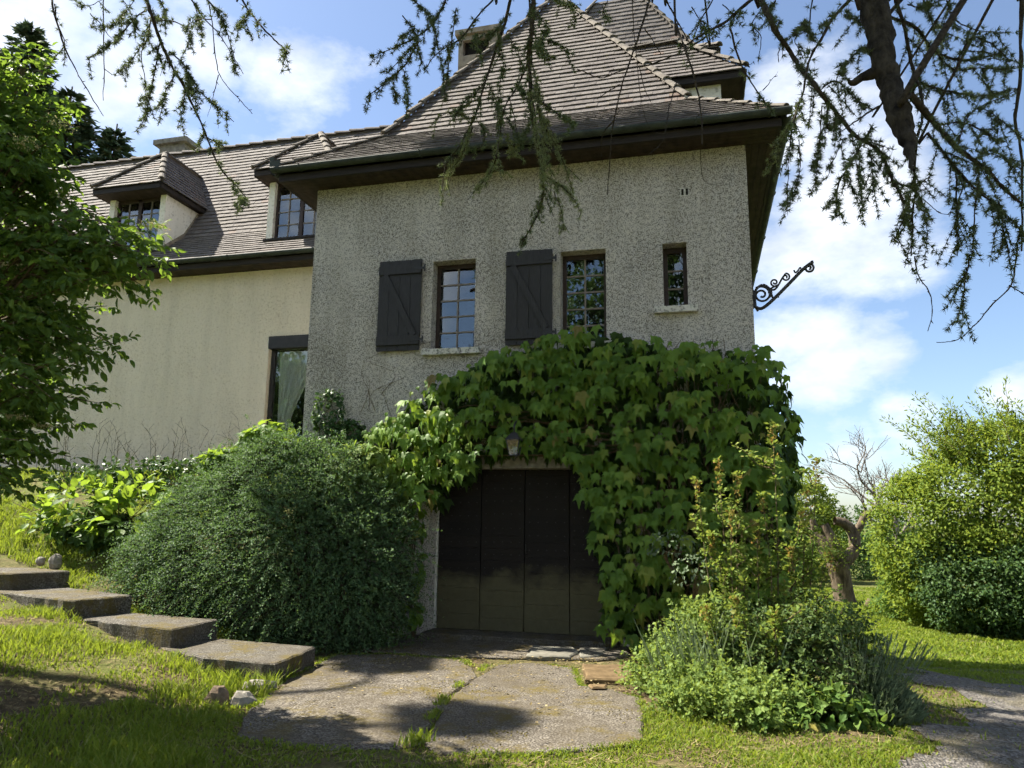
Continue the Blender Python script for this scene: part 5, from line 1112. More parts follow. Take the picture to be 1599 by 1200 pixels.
(4,2,0,[(-0.58,-4.51,4.84),(-0.67,-4.45,4.77),(-0.71,-4.29,4.7),(-0.73,-4.02,4.74)]),
(3,1,0,[(-0.41,-4.54,5.91),(-0.41,-4.42,5.72),(-0.4,-4.22,5.51),(-0.37,-4.17,5.16),(-0.31,-4.13,4.94),(-0.2,-4.01,4.93),(-0.04,-3.87,5.01)]),
(7,3,0,[(-0.14,-4.61,5.81),(-0.06,-4.31,5.8),(0.04,-4.15,5.67)]),
(6,3,0,[(0.18,-4.32,5.61),(0.0,-4.33,5.51),(-0.26,-4.47,5.34),(-0.38,-4.51,5.31),(-0.53,-4.6,5.22),(-0.68,-4.64,5.17),(-0.85,-4.69,5.23)]),
(4,2,0,[(-0.08,-3.96,5.46),(-0.16,-4.14,5.07),(-0.2,-4.29,4.76),(-0.32,-4.36,4.6)]),
(4,2,0,[(-0.49,-4.82,4.96),(-0.61,-4.73,4.96),(-0.7,-4.58,5.01)]),
(4,2,0,[(-0.33,-4.34,5.76),(-0.27,-4.25,5.7),(-0.2,-4.2,5.58)]),
(3,1,0,[(-0.35,-4.78,5.12),(-0.3,-4.85,4.86),(-0.26,-4.73,4.82)]),
(3,2,3,[(-0.97,-4.51,6.04),(-0.93,-4.42,5.98),(-0.95,-4.36,5.87)]),
(3,2,3,[(-1.04,-4.63,5.94),(-0.9,-4.81,5.7),(-0.8,-4.9,5.63)]),
(3,2,1,[(-0.59,-4.77,5.75),(-0.65,-4.61,5.76),(-0.63,-4.32,5.91)]),
(15,6,2,[(0.49,-5.4,5.12),(0.55,-5.49,4.8),(0.66,-5.35,4.69),(0.74,-5.39,4.5),(0.81,-5.43,4.33),(0.94,-5.31,4.21),(1.04,-5.33,4.04),(1.17,-5.28,3.94),(1.22,-5.33,3.73),(1.27,-5.33,3.55)]),
(9,3,1,[(1.05,-5.49,4.93),(0.9,-5.59,4.73),(0.8,-5.72,4.5),(0.72,-5.76,4.34),(0.67,-5.77,4.13),(0.59,-5.9,3.87)]),
(11,4,1,[(1.44,-4.96,5.27),(1.49,-4.92,5.04),(1.55,-4.83,4.77),(1.54,-4.98,4.47),(1.54,-4.96,4.31),(1.47,-5.04,4.09),(1.47,-4.95,3.82),(1.42,-5.03,3.61),(1.36,-5.13,3.31)]),
(12,4,2,[(1.5,-4.58,5.37),(1.67,-4.56,5.27),(1.85,-4.32,5.22),(2.02,-4.26,5.15),(2.2,-4.21,5.17),(2.36,-4.18,5.22)]),
(16,6,2,[(1.35,-5.4,4.26),(1.53,-5.24,4.12),(1.65,-5.16,4.01),(1.76,-5.13,3.91),(1.86,-5.11,3.81),(1.97,-5.0,3.75),(2.12,-4.94,3.64)]),
(8,3,2,[(1.68,-4.55,4.42),(1.78,-4.6,4.16),(1.88,-4.66,3.94),(2.0,-4.64,3.81),(2.04,-4.82,3.6),(2.16,-4.72,3.51)]),
(12,5,0,[(2.3,-4.73,5.29),(2.27,-4.7,4.95),(2.23,-4.68,4.64),(2.19,-4.64,4.4),(2.21,-4.61,4.19),(2.2,-4.57,3.89),(2.24,-4.35,3.53)]),
(7,3,2,[(1.6,-4.75,4.71),(1.85,-4.52,4.76),(2.17,-4.22,4.86),(2.47,-4.06,4.99)]),
(5,3,2,[(1.85,-4.5,4.19),(1.83,-4.53,3.86),(1.83,-4.47,3.51)]),
(5,3,2,[(2.09,-4.22,4.16),(2.16,-3.88,4.03),(2.15,-3.74,3.74)]),
(5,3,2,[(1.38,-5.26,3.84),(1.37,-5.05,3.68),(1.27,-5.06,3.45)]),
(5,3,2,[(2.01,-4.73,3.79),(2.02,-4.72,3.61),(2.03,-4.75,3.39)]),
(4,2,3,[(0.74,-5.02,4.52),(0.73,-4.86,4.45),(0.66,-4.66,4.45),(0.61,-4.51,4.39),(0.56,-4.53,4.25)]),
(3,2,2,[(0.66,-5.34,4.15),(0.62,-5.38,3.89),(0.62,-5.2,3.77)]),
(3,2,2,[(0.76,-4.92,4.29),(0.76,-4.83,4.08),(0.7,-4.77,3.9),(0.62,-4.89,3.79)]),
(3,2,2,[(0.84,-5.36,4.27),(0.81,-5.34,3.98),(0.77,-5.39,3.74),(0.73,-5.38,3.65)]),
(5,3,2,[(1.13,-5.34,4.1),(0.96,-5.51,3.81),(0.86,-5.58,3.62),(0.82,-5.71,3.38)]),
(3,2,2,[(1.18,-4.74,4.21),(1.16,-4.8,3.92)]),
(3,2,2,[(1.15,-5.15,4.04),(1.07,-5.45,3.62)]),
(3,2,2,[(1.13,-4.56,4.45),(1.05,-4.52,4.31),(1.0,-4.49,4.19)]),
(3,2,2,[(1.08,-4.77,4.13),(1.07,-4.93,3.86)]),
(6,3,0,[(-0.05,-5.71,4.76),(0.01,-5.84,4.44),(0.07,-5.82,4.21),(0.09,-5.89,3.97),(0.09,-5.9,3.81)]),
(10,4,1,[(0.49,-5.1,5.32),(0.3,-5.19,5.1),(0.13,-5.42,4.85),(-0.04,-5.5,4.71)]),
(4,2,1,[(0.21,-5.15,5.33),(0.08,-5.04,5.16),(-0.0,-4.91,4.94)]),
(5,3,1,[(0.28,-5.63,4.73),(0.33,-5.62,4.49),(0.42,-5.48,4.4),(0.52,-5.39,4.29),(0.55,-5.38,4.23)]),
(6,2,0,[(1.34,-4.71,4.59),(1.15,-4.89,4.4),(0.97,-5.02,4.24)]),
(4,2,0,[(1.47,-4.75,3.43),(1.49,-4.7,3.32),(1.52,-4.81,3.17),(1.57,-4.68,3.09),(1.49,-4.83,2.88)]),
(5,2,0,[(2.35,-4.08,3.67),(2.29,-4.06,3.4),(2.12,-4.14,3.22),(2.01,-4.06,3.09),(1.84,-4.23,2.96),(1.69,-4.27,2.94)]),
(4,2,2,[(1.74,-4.92,3.36),(1.68,-4.99,3.17),(1.66,-4.92,3.04),(1.59,-5.05,2.88)]),
(3,2,0,[(1.92,-4.98,3.12),(2.12,-4.74,3.1)]),
(5,3,2,[(1.79,-4.91,4.75),(1.87,-4.96,4.87),(1.99,-4.9,4.86),(2.08,-4.95,4.66)]),
(5,3,2,[(1.74,-4.65,5.02),(1.94,-4.46,4.95),(2.15,-4.39,4.98),(2.48,-4.08,5.12)]),
(4,3,2,[(1.66,-5.16,4.01),(1.74,-5.09,4.21),(1.9,-4.92,4.37),(2.03,-4.88,4.29)]),
(4,3,2,[(1.67,-4.81,4.34),(1.81,-4.8,4.36),(1.93,-4.8,4.28),(2.13,-4.58,4.29)]),
(4,3,2,[(1.71,-5.27,3.85),(1.86,-5.1,3.98),(1.97,-5.04,3.96),(2.05,-5.05,3.86)]),
(4,3,2,[(1.32,-4.93,3.91),(1.46,-4.93,3.86),(1.56,-4.97,3.9)]),
(4,3,2,[(1.09,-4.59,4.61),(0.98,-4.79,4.41),(0.94,-4.9,4.42)]),
(4,3,2,[(0.91,-4.87,4.66),(1.02,-4.85,4.74),(1.11,-4.91,4.57),(1.22,-4.81,4.53)]),
(4,3,2,[(0.88,-4.69,4.86),(0.98,-4.71,4.69),(0.97,-4.83,4.45)]),
(4,2,1,[(0.84,-5.31,5.08),(0.84,-5.09,5.04),(0.76,-5.07,4.99),(0.84,-4.83,5.02)]),
(4,2,2,[(0.69,-5.46,4.73),(0.79,-5.2,4.99),(0.88,-4.95,5.03)]),
(4,2,2,[(1.24,-5.11,4.96),(1.18,-4.98,5.1),(1.16,-4.75,5.34)]),
(4,2,2,[(1.28,-4.9,4.92),(1.15,-5.05,4.84),(1.0,-5.24,4.58),(0.95,-5.23,4.49)]),
(4,2,2,[(1.47,-4.58,3.86),(1.53,-4.38,3.81),(1.46,-4.33,3.72)]),
(4,2,2,[(1.48,-4.87,3.83),(1.6,-4.58,3.82),(1.63,-4.53,3.67)]),
(4,2,2,[(1.94,-4.36,4.1),(1.88,-4.38,3.94),(1.91,-4.28,3.85)]),
(4,2,2,[(2.0,-4.62,3.84),(1.98,-4.78,3.65),(1.91,-4.89,3.48)]),
(3,2,1,[(1.69,-5.23,4.84),(1.88,-5.1,4.83),(2.23,-4.74,5.02)]),
(4,2,2,[(1.51,-4.96,5.19),(1.59,-4.94,5.16),(1.74,-4.74,5.32)]),
(4,2,2,[(1.66,-4.8,5.34),(1.71,-4.73,5.26),(1.89,-4.45,5.29),(1.96,-4.34,5.19)]),
(4,2,2,[(1.85,-4.67,5.38),(1.87,-4.7,5.22),(1.92,-4.65,5.16)]),
(3,2,1,[(2.05,-4.63,4.56),(2.08,-4.79,4.51),(2.09,-4.96,4.45)]),
(3,1,0,[(1.62,-4.49,3.95),(1.65,-4.69,3.76),(1.68,-4.92,3.63)]),
(4,2,2,[(0.6,-5.35,5.09),(0.57,-5.23,5.09),(0.65,-5.01,5.15)]),
(3,2,0,[(0.6,-5.4,4.7),(0.63,-5.05,4.84)]),
(3,1,0,[(0.39,-5.11,4.77),(0.52,-4.58,5.15)]),
(3,1,0,[(0.56,-4.68,4.84),(0.71,-4.42,5.13)]),
(3,2,1,[(0.55,-4.91,5.35),(0.48,-4.99,5.2),(0.53,-5.02,5.06),(0.51,-4.92,4.94)]),
(3,2,1,[(0.27,-5.11,5.3),(0.36,-5.04,5.26),(0.45,-5.05,5.26)]),
(3,2,1,[(0.05,-5.43,5.08),(0.12,-5.34,5.0),(0.24,-5.18,4.98)])]
LIMB = [((1.26, -5.11, 5.23), 0.096), ((1.27, -5.14, 4.88), 0.083), ((1.26, -5.2, 4.61), 0.074), ((1.28, -5.26, 4.38), 0.068), ((1.29, -5.32, 4.17), 0.074), ((1.31, -5.38, 3.98), 0.053), ((1.3, -5.46, 3.83), 0.025), ((1.27, -5.55, 3.69), 0.009)]
STUB = [((1.28, -5.19, 4.58), 0.048), ((1.16, -5.21, 4.54), 0.037), ((1.05, -5.23, 4.48), 0.021), ((1.04, -5.24, 4.51), 0.007)]

# ------------------------------------------------------------------ trees beyond the lawn
PT = thing('pollard_tree', 'old pollarded tree with thick mossy trunk and stubby cut limbs on the lawn', 'tree', (5.02, 20.1, -1.25))
def mt(name, paths, mat, n=10): return add(name, tubes_mesh(name, paths, mat, n), PT)
q = .0263
def pm(x, y, d=0.0): return (5.02+(x-1316)*q, 20.1+d, -1.25+(938-y)*q)
k = 14; P = bez([pm(1318, 948), pm(1316, 925), pm(1313, 900), pm(1308, 878)], k); mt('trunk', [(P, np.array([.56, .45, .40, .38, .37, .36, .36, .36, .37, .38, .40, .41, .38, .26]))], 'mossy_bark', 14)
mt('limb', [(bez([pm(1308, 880), pm(1296, 862), pm(1285, 848), pm(1270, 840)], 8), np.linspace(.38, .12, 8))], 'mossy_bark'); mt('limb', [(bez([pm(1313, 880), pm(1305, 855), pm(1296, 832)], 8), np.linspace(.30, .17, 8))], 'mossy_bark')
mt('limb', [(bez([pm(1286, 850), pm(1283, 835), pm(1281, 824)], 6), np.linspace(.15, .11, 6))], 'mossy_bark')
mt('limb', [(bez([pm(1318, 884), pm(1335, 868, .3), pm(1338, 845, .4), pm(1326, 830, .3), pm(1312, 826, .2)], 10), np.linspace(.28, .15, 10))], 'mossy_bark'); mt('limb', [(bez([pm(1334, 848, .4), pm(1346, 835, .4), pm(1355, 818, .5), pm(1368, 812, .5)], 8), np.linspace(.17, .10, 8))], 'mossy_bark')
n = 500; P = np.array(pm(1306, 868))+rng.normal(size=(n, 3))*np.array((.30, .2, .30)); P[:, 1] = 20.1-.42+rng.normal(size=n)*.05; leafy(PT, 'x', P, np.tile(np.array((0, -1.0, .4)), (n, 1)), 'diamond', .09, 'tree_leaf_light', 0, 'moss')
BT = thing('bare_tree', 'leafless grey tree with fine twigs behind the big light green tree', 'tree', (8.6, 27.5, -1.3))
g = np.random.default_rng(5); paths = []
def fork(p, d, L, r, lv):
    e = p+d*L; m_ = (p+e)/2+g.normal(size=3)*L*.07; paths.append((bez([p, m_, e], 5), np.linspace(r, r*.62, 5)))
    if lv == 0: return
    for i in range(3 if lv > 1 else 4): fork(p+(e-p)*g.uniform(.45, 1), norm(d+g.normal(size=3)*np.array((.55, .5, .38))+np.array((-.05, 0, .10))), L*g.uniform(.55, .82), r*.58, lv-1)
fork(np.array((8.9, 27.5, -1.3)), norm(np.array((-.05, 0, 1.0))), 3.7, .17, 5)
fork(np.array((8.7, 27.5, .2)), norm(np.array((-.55, 0, .75))), 2.4, .10, 4)
add('trunk', tubes_mesh('trunk', paths[:1], 'bare_twig', 7), BT); stuff(add('branches', tubes_mesh('branches', paths[1:], 'bare_twig', 3), BT))
gz = lambda x, y: terr(x, y)
LT_ = shrub_tree('feathery_tree', 'tall light green feathery tree at the right edge beyond the lawn', 'tree', (7.9, 14.2, -1.3), (8.3, 14.4, 4.6), .14,
    [((7.9, 14.2, 1.7), (2.2, 1.8, 2.3)), ((8.7, 14.4, 3.0), (1.7, 1.4, 1.7)), ((6.25, 14.0, 1.3), (1.35, 1.3, 1.7)), ((9.8, 14.0, 1.8), (1.9, 1.7, 2.4)), ((6.3, 14.0, .2), (1.2, 1.1, 1.3)), ((7.4, 13.6, 0.6), (1.5, 1.2, 1.5))], 2300, 40, .42, .10, 'tree_leaf_light', 81, zmin=gz, nb=14, reach=2.4, front=(0, -1, .2), shell=(.72, 1.03))
P, D = clump_crown([((7.9, 14.5, 1.4), (2.0, 1.4, 2.0)), ((8.8, 14.8, 2.6), (1.5, 1.2, 1.6)), ((6.4, 14.4, .8), (1.2, 1.0, 1.6)), ((9.9, 14.4, 1.4), (1.7, 1.2, 2.2))], 500, 40, .45, 181, (.1, .8), gz); leafy(LT_, 'x', P, D, 'diamond', .12, 'tree_leaf_mid', .2, 'inner_crown')
ps, LPs, LTs = [], [], []
for i in range(70):   # long sprays at the top
    b = np.array((U(6.6, 9.8), 14.2+rng.normal()*.6, U(2.6, 4.2))); d = norm(np.array((rng.normal()*.45-.12, rng.normal()*.3, 1.0))); L_ = U(.8, 1.9)*(1.1 if 7.4 < b[0] < 9 else .7); p = bez([b, b+d*L_*.5, b+d*L_+np.array((-.12, 0, -.03))], 12); ps.append((p, np.linspace(.014, .003, 12)))
    for j in range(2, 12):
        for _ in range(7): v_ = rvec(1)[0]; LPs.append(p[j]+v_*U(0, .12)); LTs.append(norm(v_+d*.9))
m = len(LPs); stuff(add('sprays', leaf_mesh('sprays', 'lance', np.array(LPs), np.array(LTs), rvec(m), U(.10, .17, m), 'tree_leaf_light'), LT_)); stuff(add('spray_twigs', tubes_mesh('spray_twigs', ps, 'stem_brown', 3), LT_))
shrub_tree('leafy_bush', 'dark green bush spreading to the ground at the right edge of the lawn', 'bush', (7.6, 12.6, -1.3), (7.8, 12.7, .8), .10,
    [((7.3, 12.6, -.2), (1.5, .9, 1.15)), ((8.7, 12.3, .1), (1.3, .9, 1.5)), ((6.45, 13.0, .1), (.75, .7, 1.1)), ((9.6, 12.2, -.2), (1.2, .9, 1.2))], 800, 44, .30, .085, 'tree_leaf_dark', 82, tpl='ovate', zmin=gz, nb=8, reach=1.3, front=(0, -1, .2))
shrub_tree('leafy_bush', 'mid green bush between the pollarded tree and the light green tree', 'bush', (6.1, 15.2, -1.25), (6.2, 15.2, .3), .07, [((6.1, 15.0, -.2), (.9, .7, 1.2)), ((5.7, 15.4, -.6), (.6, .6, .6))], 150, 46, .25, .08, 'tree_leaf_mid', 83, zmin=gz, nb=6, reach=.9, front=(0, -1, .2))
shrub_tree('round_tree', 'pale green round tree showing just right of the vine-covered corner', 'tree', (5.4, 30, -1.4), (5.4, 30, 2.4), .16, [((5.2, 30, 1.5), (1.7, 1.4, 2.6)), ((4.1, 30.5, .8), (1.5, 1.2, 2.4))], 520, 46, .42, .14, 'tree_leaf_light', 84, zmin=gz, reach=1.6)
shrub_tree('hedge_bush', 'dark green bush behind the trunk of the pollarded tree', 'bush', (7.2, 33, -1.5), (7.2, 33, .4), .10, [((7.4, 33, .2), (2.2, 1.3, 2.3)), ((5.5, 33.5, .1), (1.8, 1.2, 2.0)), ((9.6, 33, .3), (2.2, 1.3, 2.5))], 460, 40, .42, .14, 'tree_leaf_dark', 85, zmin=gz, reach=1.4)
shrub_tree('hedge_bush', 'mid green bush left of the pollarded tree beside the house', 'bush', (3.9, 27, -1.4), (3.9, 27, .6), .09, [((3.9, 27, -.2), (1.6, 1.2, 1.5)), ((2.6, 26, .1), (1.3, 1, 1.7))], 220, 40, .4, .13, 'tree_leaf_mid', 86, zmin=gz, reach=1.3)
shrub_tree('low_shrub', 'small yellow-green shrub at the foot of the dark bush on the lawn', 'shrub', (5.7, 16.6, -1.25), (5.7, 16.6, -.9), .03, [((5.75, 16.4, -1.1), (.8, .5, .42))], 60, 30, .2, .09, 'tree_leaf_light', 87, zmin=gz, nb=5, reach=.4)
mb = MB(); mb.tube(bez([(5.32, 17.6, -1.3), (5.36, 17.6, -1.05), (5.46, 17.55, -.92)], 6), [.16, .15, .15, .14, .13, .10], 9); mb.top('tree_stump', 'short weathered stump on the lawn right of the pollarded tree', 'stump', 'stump_wood', True)
far_lab = ['far wooded rise just left of the pollarded tree', 'far tree line behind the pollarded tree', 'far tree line hidden behind the big light green tree']
for i, (x, y, rx, rz) in enumerate(((6, 62, 6, 2.6), (15, 66, 7, 3.0), (26, 60, 8, 3.4))):
    shrub_tree('far_tree', far_lab[i], 'tree', (x, y, float(terr(x, y))), (x, y, float(terr(x, y))+rz), .2, [((x, y, float(terr(x, y))+.4), (rx, 2, rz))], 260, 26, .9, .36, 'tree_leaf_mid', 90+i, reach=2)
# ---- conifers behind the wing
def conifer(label, x, y, zt, rb, seed, zs=6.0):
    T = thing('conifer_tree', label, 'tree', (x, y, 1.5), 'dark conifers behind the cream wing'); g = np.random.default_rng(seed)
    add('trunk', tubes_mesh('trunk', [(np.array([(x, y, 1.5), (x, y, zt*.6), (x, y, zt)]), np.array([.28, .15, .03]))], 'bark', 6), T)
    paths, LP, LT, LS_ = [], [], [], []; z = zs
    while z < zt-.15:
        f = (zt-z)/(zt-zs); L_ = rb*(f**.8)*1.0+.12
        for i in range(9):
            a = g.uniform(0, 6.28); l_ = L_*g.uniform(.6, 1.12); d = np.array((math.cos(a), math.sin(a), .12)); p = bez([(x, y, z), np.array((x, y, z))+d*l_*.6+np.array((0, 0, -.05*l_)), np.array((x, y, z))+d*l_+np.array((0, 0, -.10*l_))], 6); paths.append((p, np.linspace(.03, .008, 6)))
            m = int(16+l_*34); s = g.uniform(.12, 1, m); q = np.stack([np.interp(s, np.linspace(0, 1, 6), p[:, c]) for c in range(3)], 1); sv = np.array((-math.sin(a), math.cos(a), 0))
            w_ = g.uniform(-1, 1, m)[:, None]*(.16+.20*l_*(1-s[:, None]*.7)); LP.append(q+sv*w_+np.array((0, 0, -1))*abs(w_)*.35); LT.append(norm(d+sv*np.sign(w_)*.8+g.normal(size=(m, 3))*.35+np.array((0, 0, -.25)))); LS_.append(g.uniform(.16, .34, m))
        z += g.uniform(.30, .48)
    LP, LT, LS_ = np.concatenate(LP), np.concatenate(LT), np.concatenate(LS_); stuff(add('branches', tubes_mesh('branches', paths, 'bark', 3), T))
    stuff(add('foliage', leaf_mesh('foliage', 'lance', LP, LT, rvec(len(LP)), LS_*1.3, 'conifer_green'), T)); return T
conifer('tallest dark conifer behind the wing, at the left edge of the sky', -27.8, 12.6, 22.8, 5.0, 1); conifer('dark conifer right of the tallest one, behind the wing roof', -25.8, 13.2, 19.8, 3.8, 2, 8); conifer('smallest conifer tip above the wing roof, nearest the wing chimney', -24.2, 14.2, 18.4, 2.6, 3, 9)
conifer('dark conifer between the tallest one and the left edge of the photo', -29.5, 9.5, 25.5, 5.5, 8, 7)
conifer('dark conifer half hidden behind the elder at the left edge', -26.0, 8.0, 19.5, 4.5, 4, 6)

# ------------------------------------------------------------------ trees out of view: a dappling one added, the rest reflected in the panes
def unseen_tree(label, base, top, r0, clumps, mat, seed, size=.16):
    T = thing('unseen_tree', label, 'tree', base, 'trees beside and behind the viewer'); ps = branchy(base, top, r0, 6, 2.0, seed); 
    for c, r in clumps: ps.append((bez([tuple(np.array(base)+(np.array(top)-np.array(base))*.7), tuple((np.array(top)+np.array(c))/2+np.array((0, 0, .4))), c], 8), np.linspace(r0*.4, .03, 8)))
    add('trunk', tubes_mesh('trunk', ps[:1], 'bark', 8), T); stuff(add('branches', tubes_mesh('branches', ps[1:], 'bark', 5), T))
    P, D = clump_crown([(c, (r, r, r*.6)) for c, r in clumps], 70*len(clumps), 26, .26 if size < .3 else .6, seed, (.15, 1.0)); leafy(T, 'x', P, D, 'diamond', size, mat, .2, 'crown')
def up_sun(tx, ty, z): return (tx-.8*z, ty+.06*z, z)
unseen_tree('added tree out of view on the left, its clumps set to dapple the driveway', (-15.5, -4.5, 1.5), (-14.8, -4.0, 13), .3, [(up_sun(-3.45, -2.0, 14.0), .42), (up_sun(-2.0, -3.85, 14.4), .45), (up_sun(-2.7, -5.7, 14.8), .4)], 'tree_leaf_mid', 101)  # added out of view; clumps set up-sun to throw dapples on the slabs
unseen_tree('broadleaf tree far behind the viewer, reflected in the left window', (-11, -24, 0), (-11, -24, 8), .35, [((-11, -24, 8), 3), ((-13.5, -24, 6), 3), ((-8, -24, 9), 3)], 'tree_leaf_dark', 102, .3)
unseen_tree('broadleaf tree far behind and left of the viewer, reflected in the tall wing window', (-22, -19, 0), (-22, -19, 9), .35, [((-22, -19, 9), 4.5), ((-18.5, -18, 6), 3.5), ((-26, -20, 7), 4), ((-20, -20, 12), 3.5), ((-23, -18, 4), 3.5)], 'tree_leaf_dark', 104, .4)
unseen_tree('broadleaf tree behind the viewer, reflected in the middle window', (-3, -24, 0), (-3, -24, 13), .35, [((-4.5, -24, 12), 3.2), ((-1, -24, 10), 3.4), ((-1.5, -24, 14), 3.2), ((2, -25, 12), 3.4), ((-5, -24, 8), 3)], 'tree_leaf_dark', 103, .3)

# ------------------------------------------------------------------ cedar whose branches hang across the top
CE = thing('cedar_tree', 'old cedar with dark drooping needle branches hanging across the top of view', 'tree', (5.6, -9.2, 0))
add('trunk', tubes_mesh('trunk', [(bez([(5.6, -9.2, -.2), (5.5, -9.1, 4), (5.4, -9.0, 9), (5.4, -9, 16)], 16), np.linspace(.55, .2, 16))], 'cedar_bark', 12), CE)
def knobbly(P, R, k, seed):
    g = np.random.default_rng(seed); P = bez(P, k); R = np.interp(np.linspace(0, 1, k), np.linspace(0, 1, len(R)), R)*(1+g.normal(size=k)*.05); return P+g.normal(size=P.shape)*.005, R
lb = [l[0] for l in LIMB]
limb_link = [(5.4, -9.0, 8.2), (3.4, -7.0, 8.0), (1.9, -5.6, 7.0), tuple(np.array(lb[0])+np.array((.05, -.15, .75)))]
P, R = knobbly(limb_link+lb, [.20, .17, .14, .11]+[l[1] for l in LIMB], 46, 3); add('limb', tubes_mesh('limb', [(P, R)], 'cedar_bark', 12), CE)
P, R = knobbly([l[0] for l in STUB], [l[1]*.9 for l in STUB], 10, 4); add('broken_stub', tubes_mesh('broken_stub', [(P, R)], 'cedar_bark', 9), CE)
boughs = [[(5.4, -9, 8.6), (2.5, -6.8, 8.2), (-.6, -5.2, 7.6), (-3.4, -5.2, 7.2), (-5.4, -5.5, 6.9)], [(5.4, -9, 11), (1.5, -6, 12), (-2.2, -3.6, 11.8), (-5.2, -2.3, 11.6), (-6.8, -1.7, 11.3)], [(5.4, -9, 8.4), (4.2, -6.6, 7.8), (3.3, -5.2, 7.2), (3.0, -4.6, 6.8)]]
for b in boughs: add('bough', tubes_mesh('bough', [knobbly(b, [.17, .13, .1, .07, .04], 30, 6)], 'cedar_bark', 10), CE)
RP, RD, FP, FD = [], [], [], []; tw = []
rg2 = np.random.default_rng(12)
bpts = np.concatenate([bez(b, 60) for b in boughs])
for r0, r1, nd, pts in CEDAR:
    k = max(10, len(pts)*5); P = bez(pts, k); P = P+np.cumsum(rg2.normal(size=P.shape), 0)*.0022
    tw.append((P, np.linspace(r0, r1, k)*.0013*(1+.12*rg2.normal(size=k))))
    top_ = P[0]
    if r0 >= 6 and lookdir is not None:   # carry the branch on up to the bough it hangs from
        d_ = np.linalg.norm(bpts-(top_+np.array((0, 0, .6))), axis=1)+np.where(bpts[:, 2] < top_[2]+.3, 99, 0); t_ = bpts[np.argmin(d_)]
        tw.append((bez([t_, (t_+top_)/2+np.array((.1, 0, .25)), top_+(top_-P[2])*.4, top_], 12), np.linspace(r0*1.8, r0, 12)*.0010))
    seg = np.linalg.norm(np.diff(P, axis=0), axis=1); L_ = seg.sum(); cum = np.concatenate([[0], np.cumsum(seg)])
    nr = int(L_/[.16, .045, .018, .014][nd])
    for i in range(nr):
        s = rg2.uniform(0, L_); c = np.array([np.interp(s, cum, P[:, q]) for q in range(3)]); j = min(len(P)-2, int(np.searchsorted(cum, s))); ax = norm(P[j+1]-P[j]); v_ = norm(np.cross(ax, norm(rg2.normal(size=3))))
        if nd == 0:
            tw.append((np.array([c, c+v_*.012+ax*.01, c+v_*.024+ax*.014]), np.array([.0035, .003, .0012]))); continue
        side_l = .008+(.0 if nd != 1 else .01)
        (FP if nd == 3 else RP).append(c+v_*side_l); (FD if nd == 3 else RD).append(norm(v_+ax*.35))
    if nd >= 1:   # short side twigs with their own needles
        for i in range(int(L_/([1, .20, .09, .07][nd]))):
            s = rg2.uniform(.05*L_, L_); c = np.array([np.interp(s, cum, P[:, q]) for q in range(3)]); j = min(len(P)-2, int(np.searchsorted(cum, s))); ax = norm(P[j+1]-P[j]); v_ = norm(np.cross(ax, norm(rg2.normal(size=3)))+ax*.8+np.array((0, 0, -.45))); l_ = rg2.uniform(.05, .17)*(1.7 if c[0] > .9 else 1.0)
            e = c+v_*l_+np.array((0, 0, -.25*l_)); tw.append((np.array([c, (c+e)/2+np.array((0, 0, .008)), e]), np.array([.003, .0022, .0015])))
            for q in range(int(l_/.024)):
                f = (q+.6)/(l_/.024); (FP if nd == 3 else RP).append(c+(e-c)*f+rg2.normal(size=3)*.004); (FD if nd == 3 else RD).append(norm(rg2.normal(size=3)+v_*.5))
stuff(add('branches', tubes_mesh('branches', tw, 'twig', 5), CE))
def rosettes(P, D, k, l, mat, part):
    P, D = np.array(P), np.array(D); m = len(P); d = norm(np.repeat(D, k, 0)*.75+norm(rg2.normal(size=(m*k, 3)))); PP = np.repeat(P, k, 0)
    T_, F_ = TPL['needle']; TPL['cedar'] = (T_*np.array((2.6, 1, 1)), F_)
    stuff(add(part, leaf_mesh(part, 'cedar', PP, d, norm(rg2.normal(size=(m*k, 3))), rg2.uniform(.7, 1.2, m*k)*l, mat), CE))
rosettes(RP, RD, 17, .038, 'needle_green', 'needles'); rosettes(FP, FD, 16, .032, 'needle_fresh', 'fresh_needles')
# foliage of the boughs above the view, plus added clumps that shade the gravel
cl = []
for b in boughs[:2]:
    for q in bez(b, 16)[5:13]: cl.append((tuple(q+np.array((0, 0, .25))), (.9, .85, .3)))
for ty in np.arange(-4.6, -.6, .75):
    for tx in (2.4, 3.4, 4.4, 5.4):
        if tx < 3.6 and -2.9 < ty < -1.5: continue
        cl.append((up_sun(tx, ty, 11.6+U(-.2, .3)), (.62, .55, .25)))  # unseen clump set up-sun of the gravel to shade it
P, D = clump_crown(cl, 1500, 36, .24, 55, (.2, 1.0)); k = P[:, 2] > np.where(P[:, 1] < -4.2, 6.9, 10.2); P, D = P[k], D[k]; leafy(CE, 'x', P, D, 'lance', .20, 'needle_green', .3, 'upper_shade_foliage')
for i, (x, y, z) in enumerate(((3.5, 0, 0),)): pass

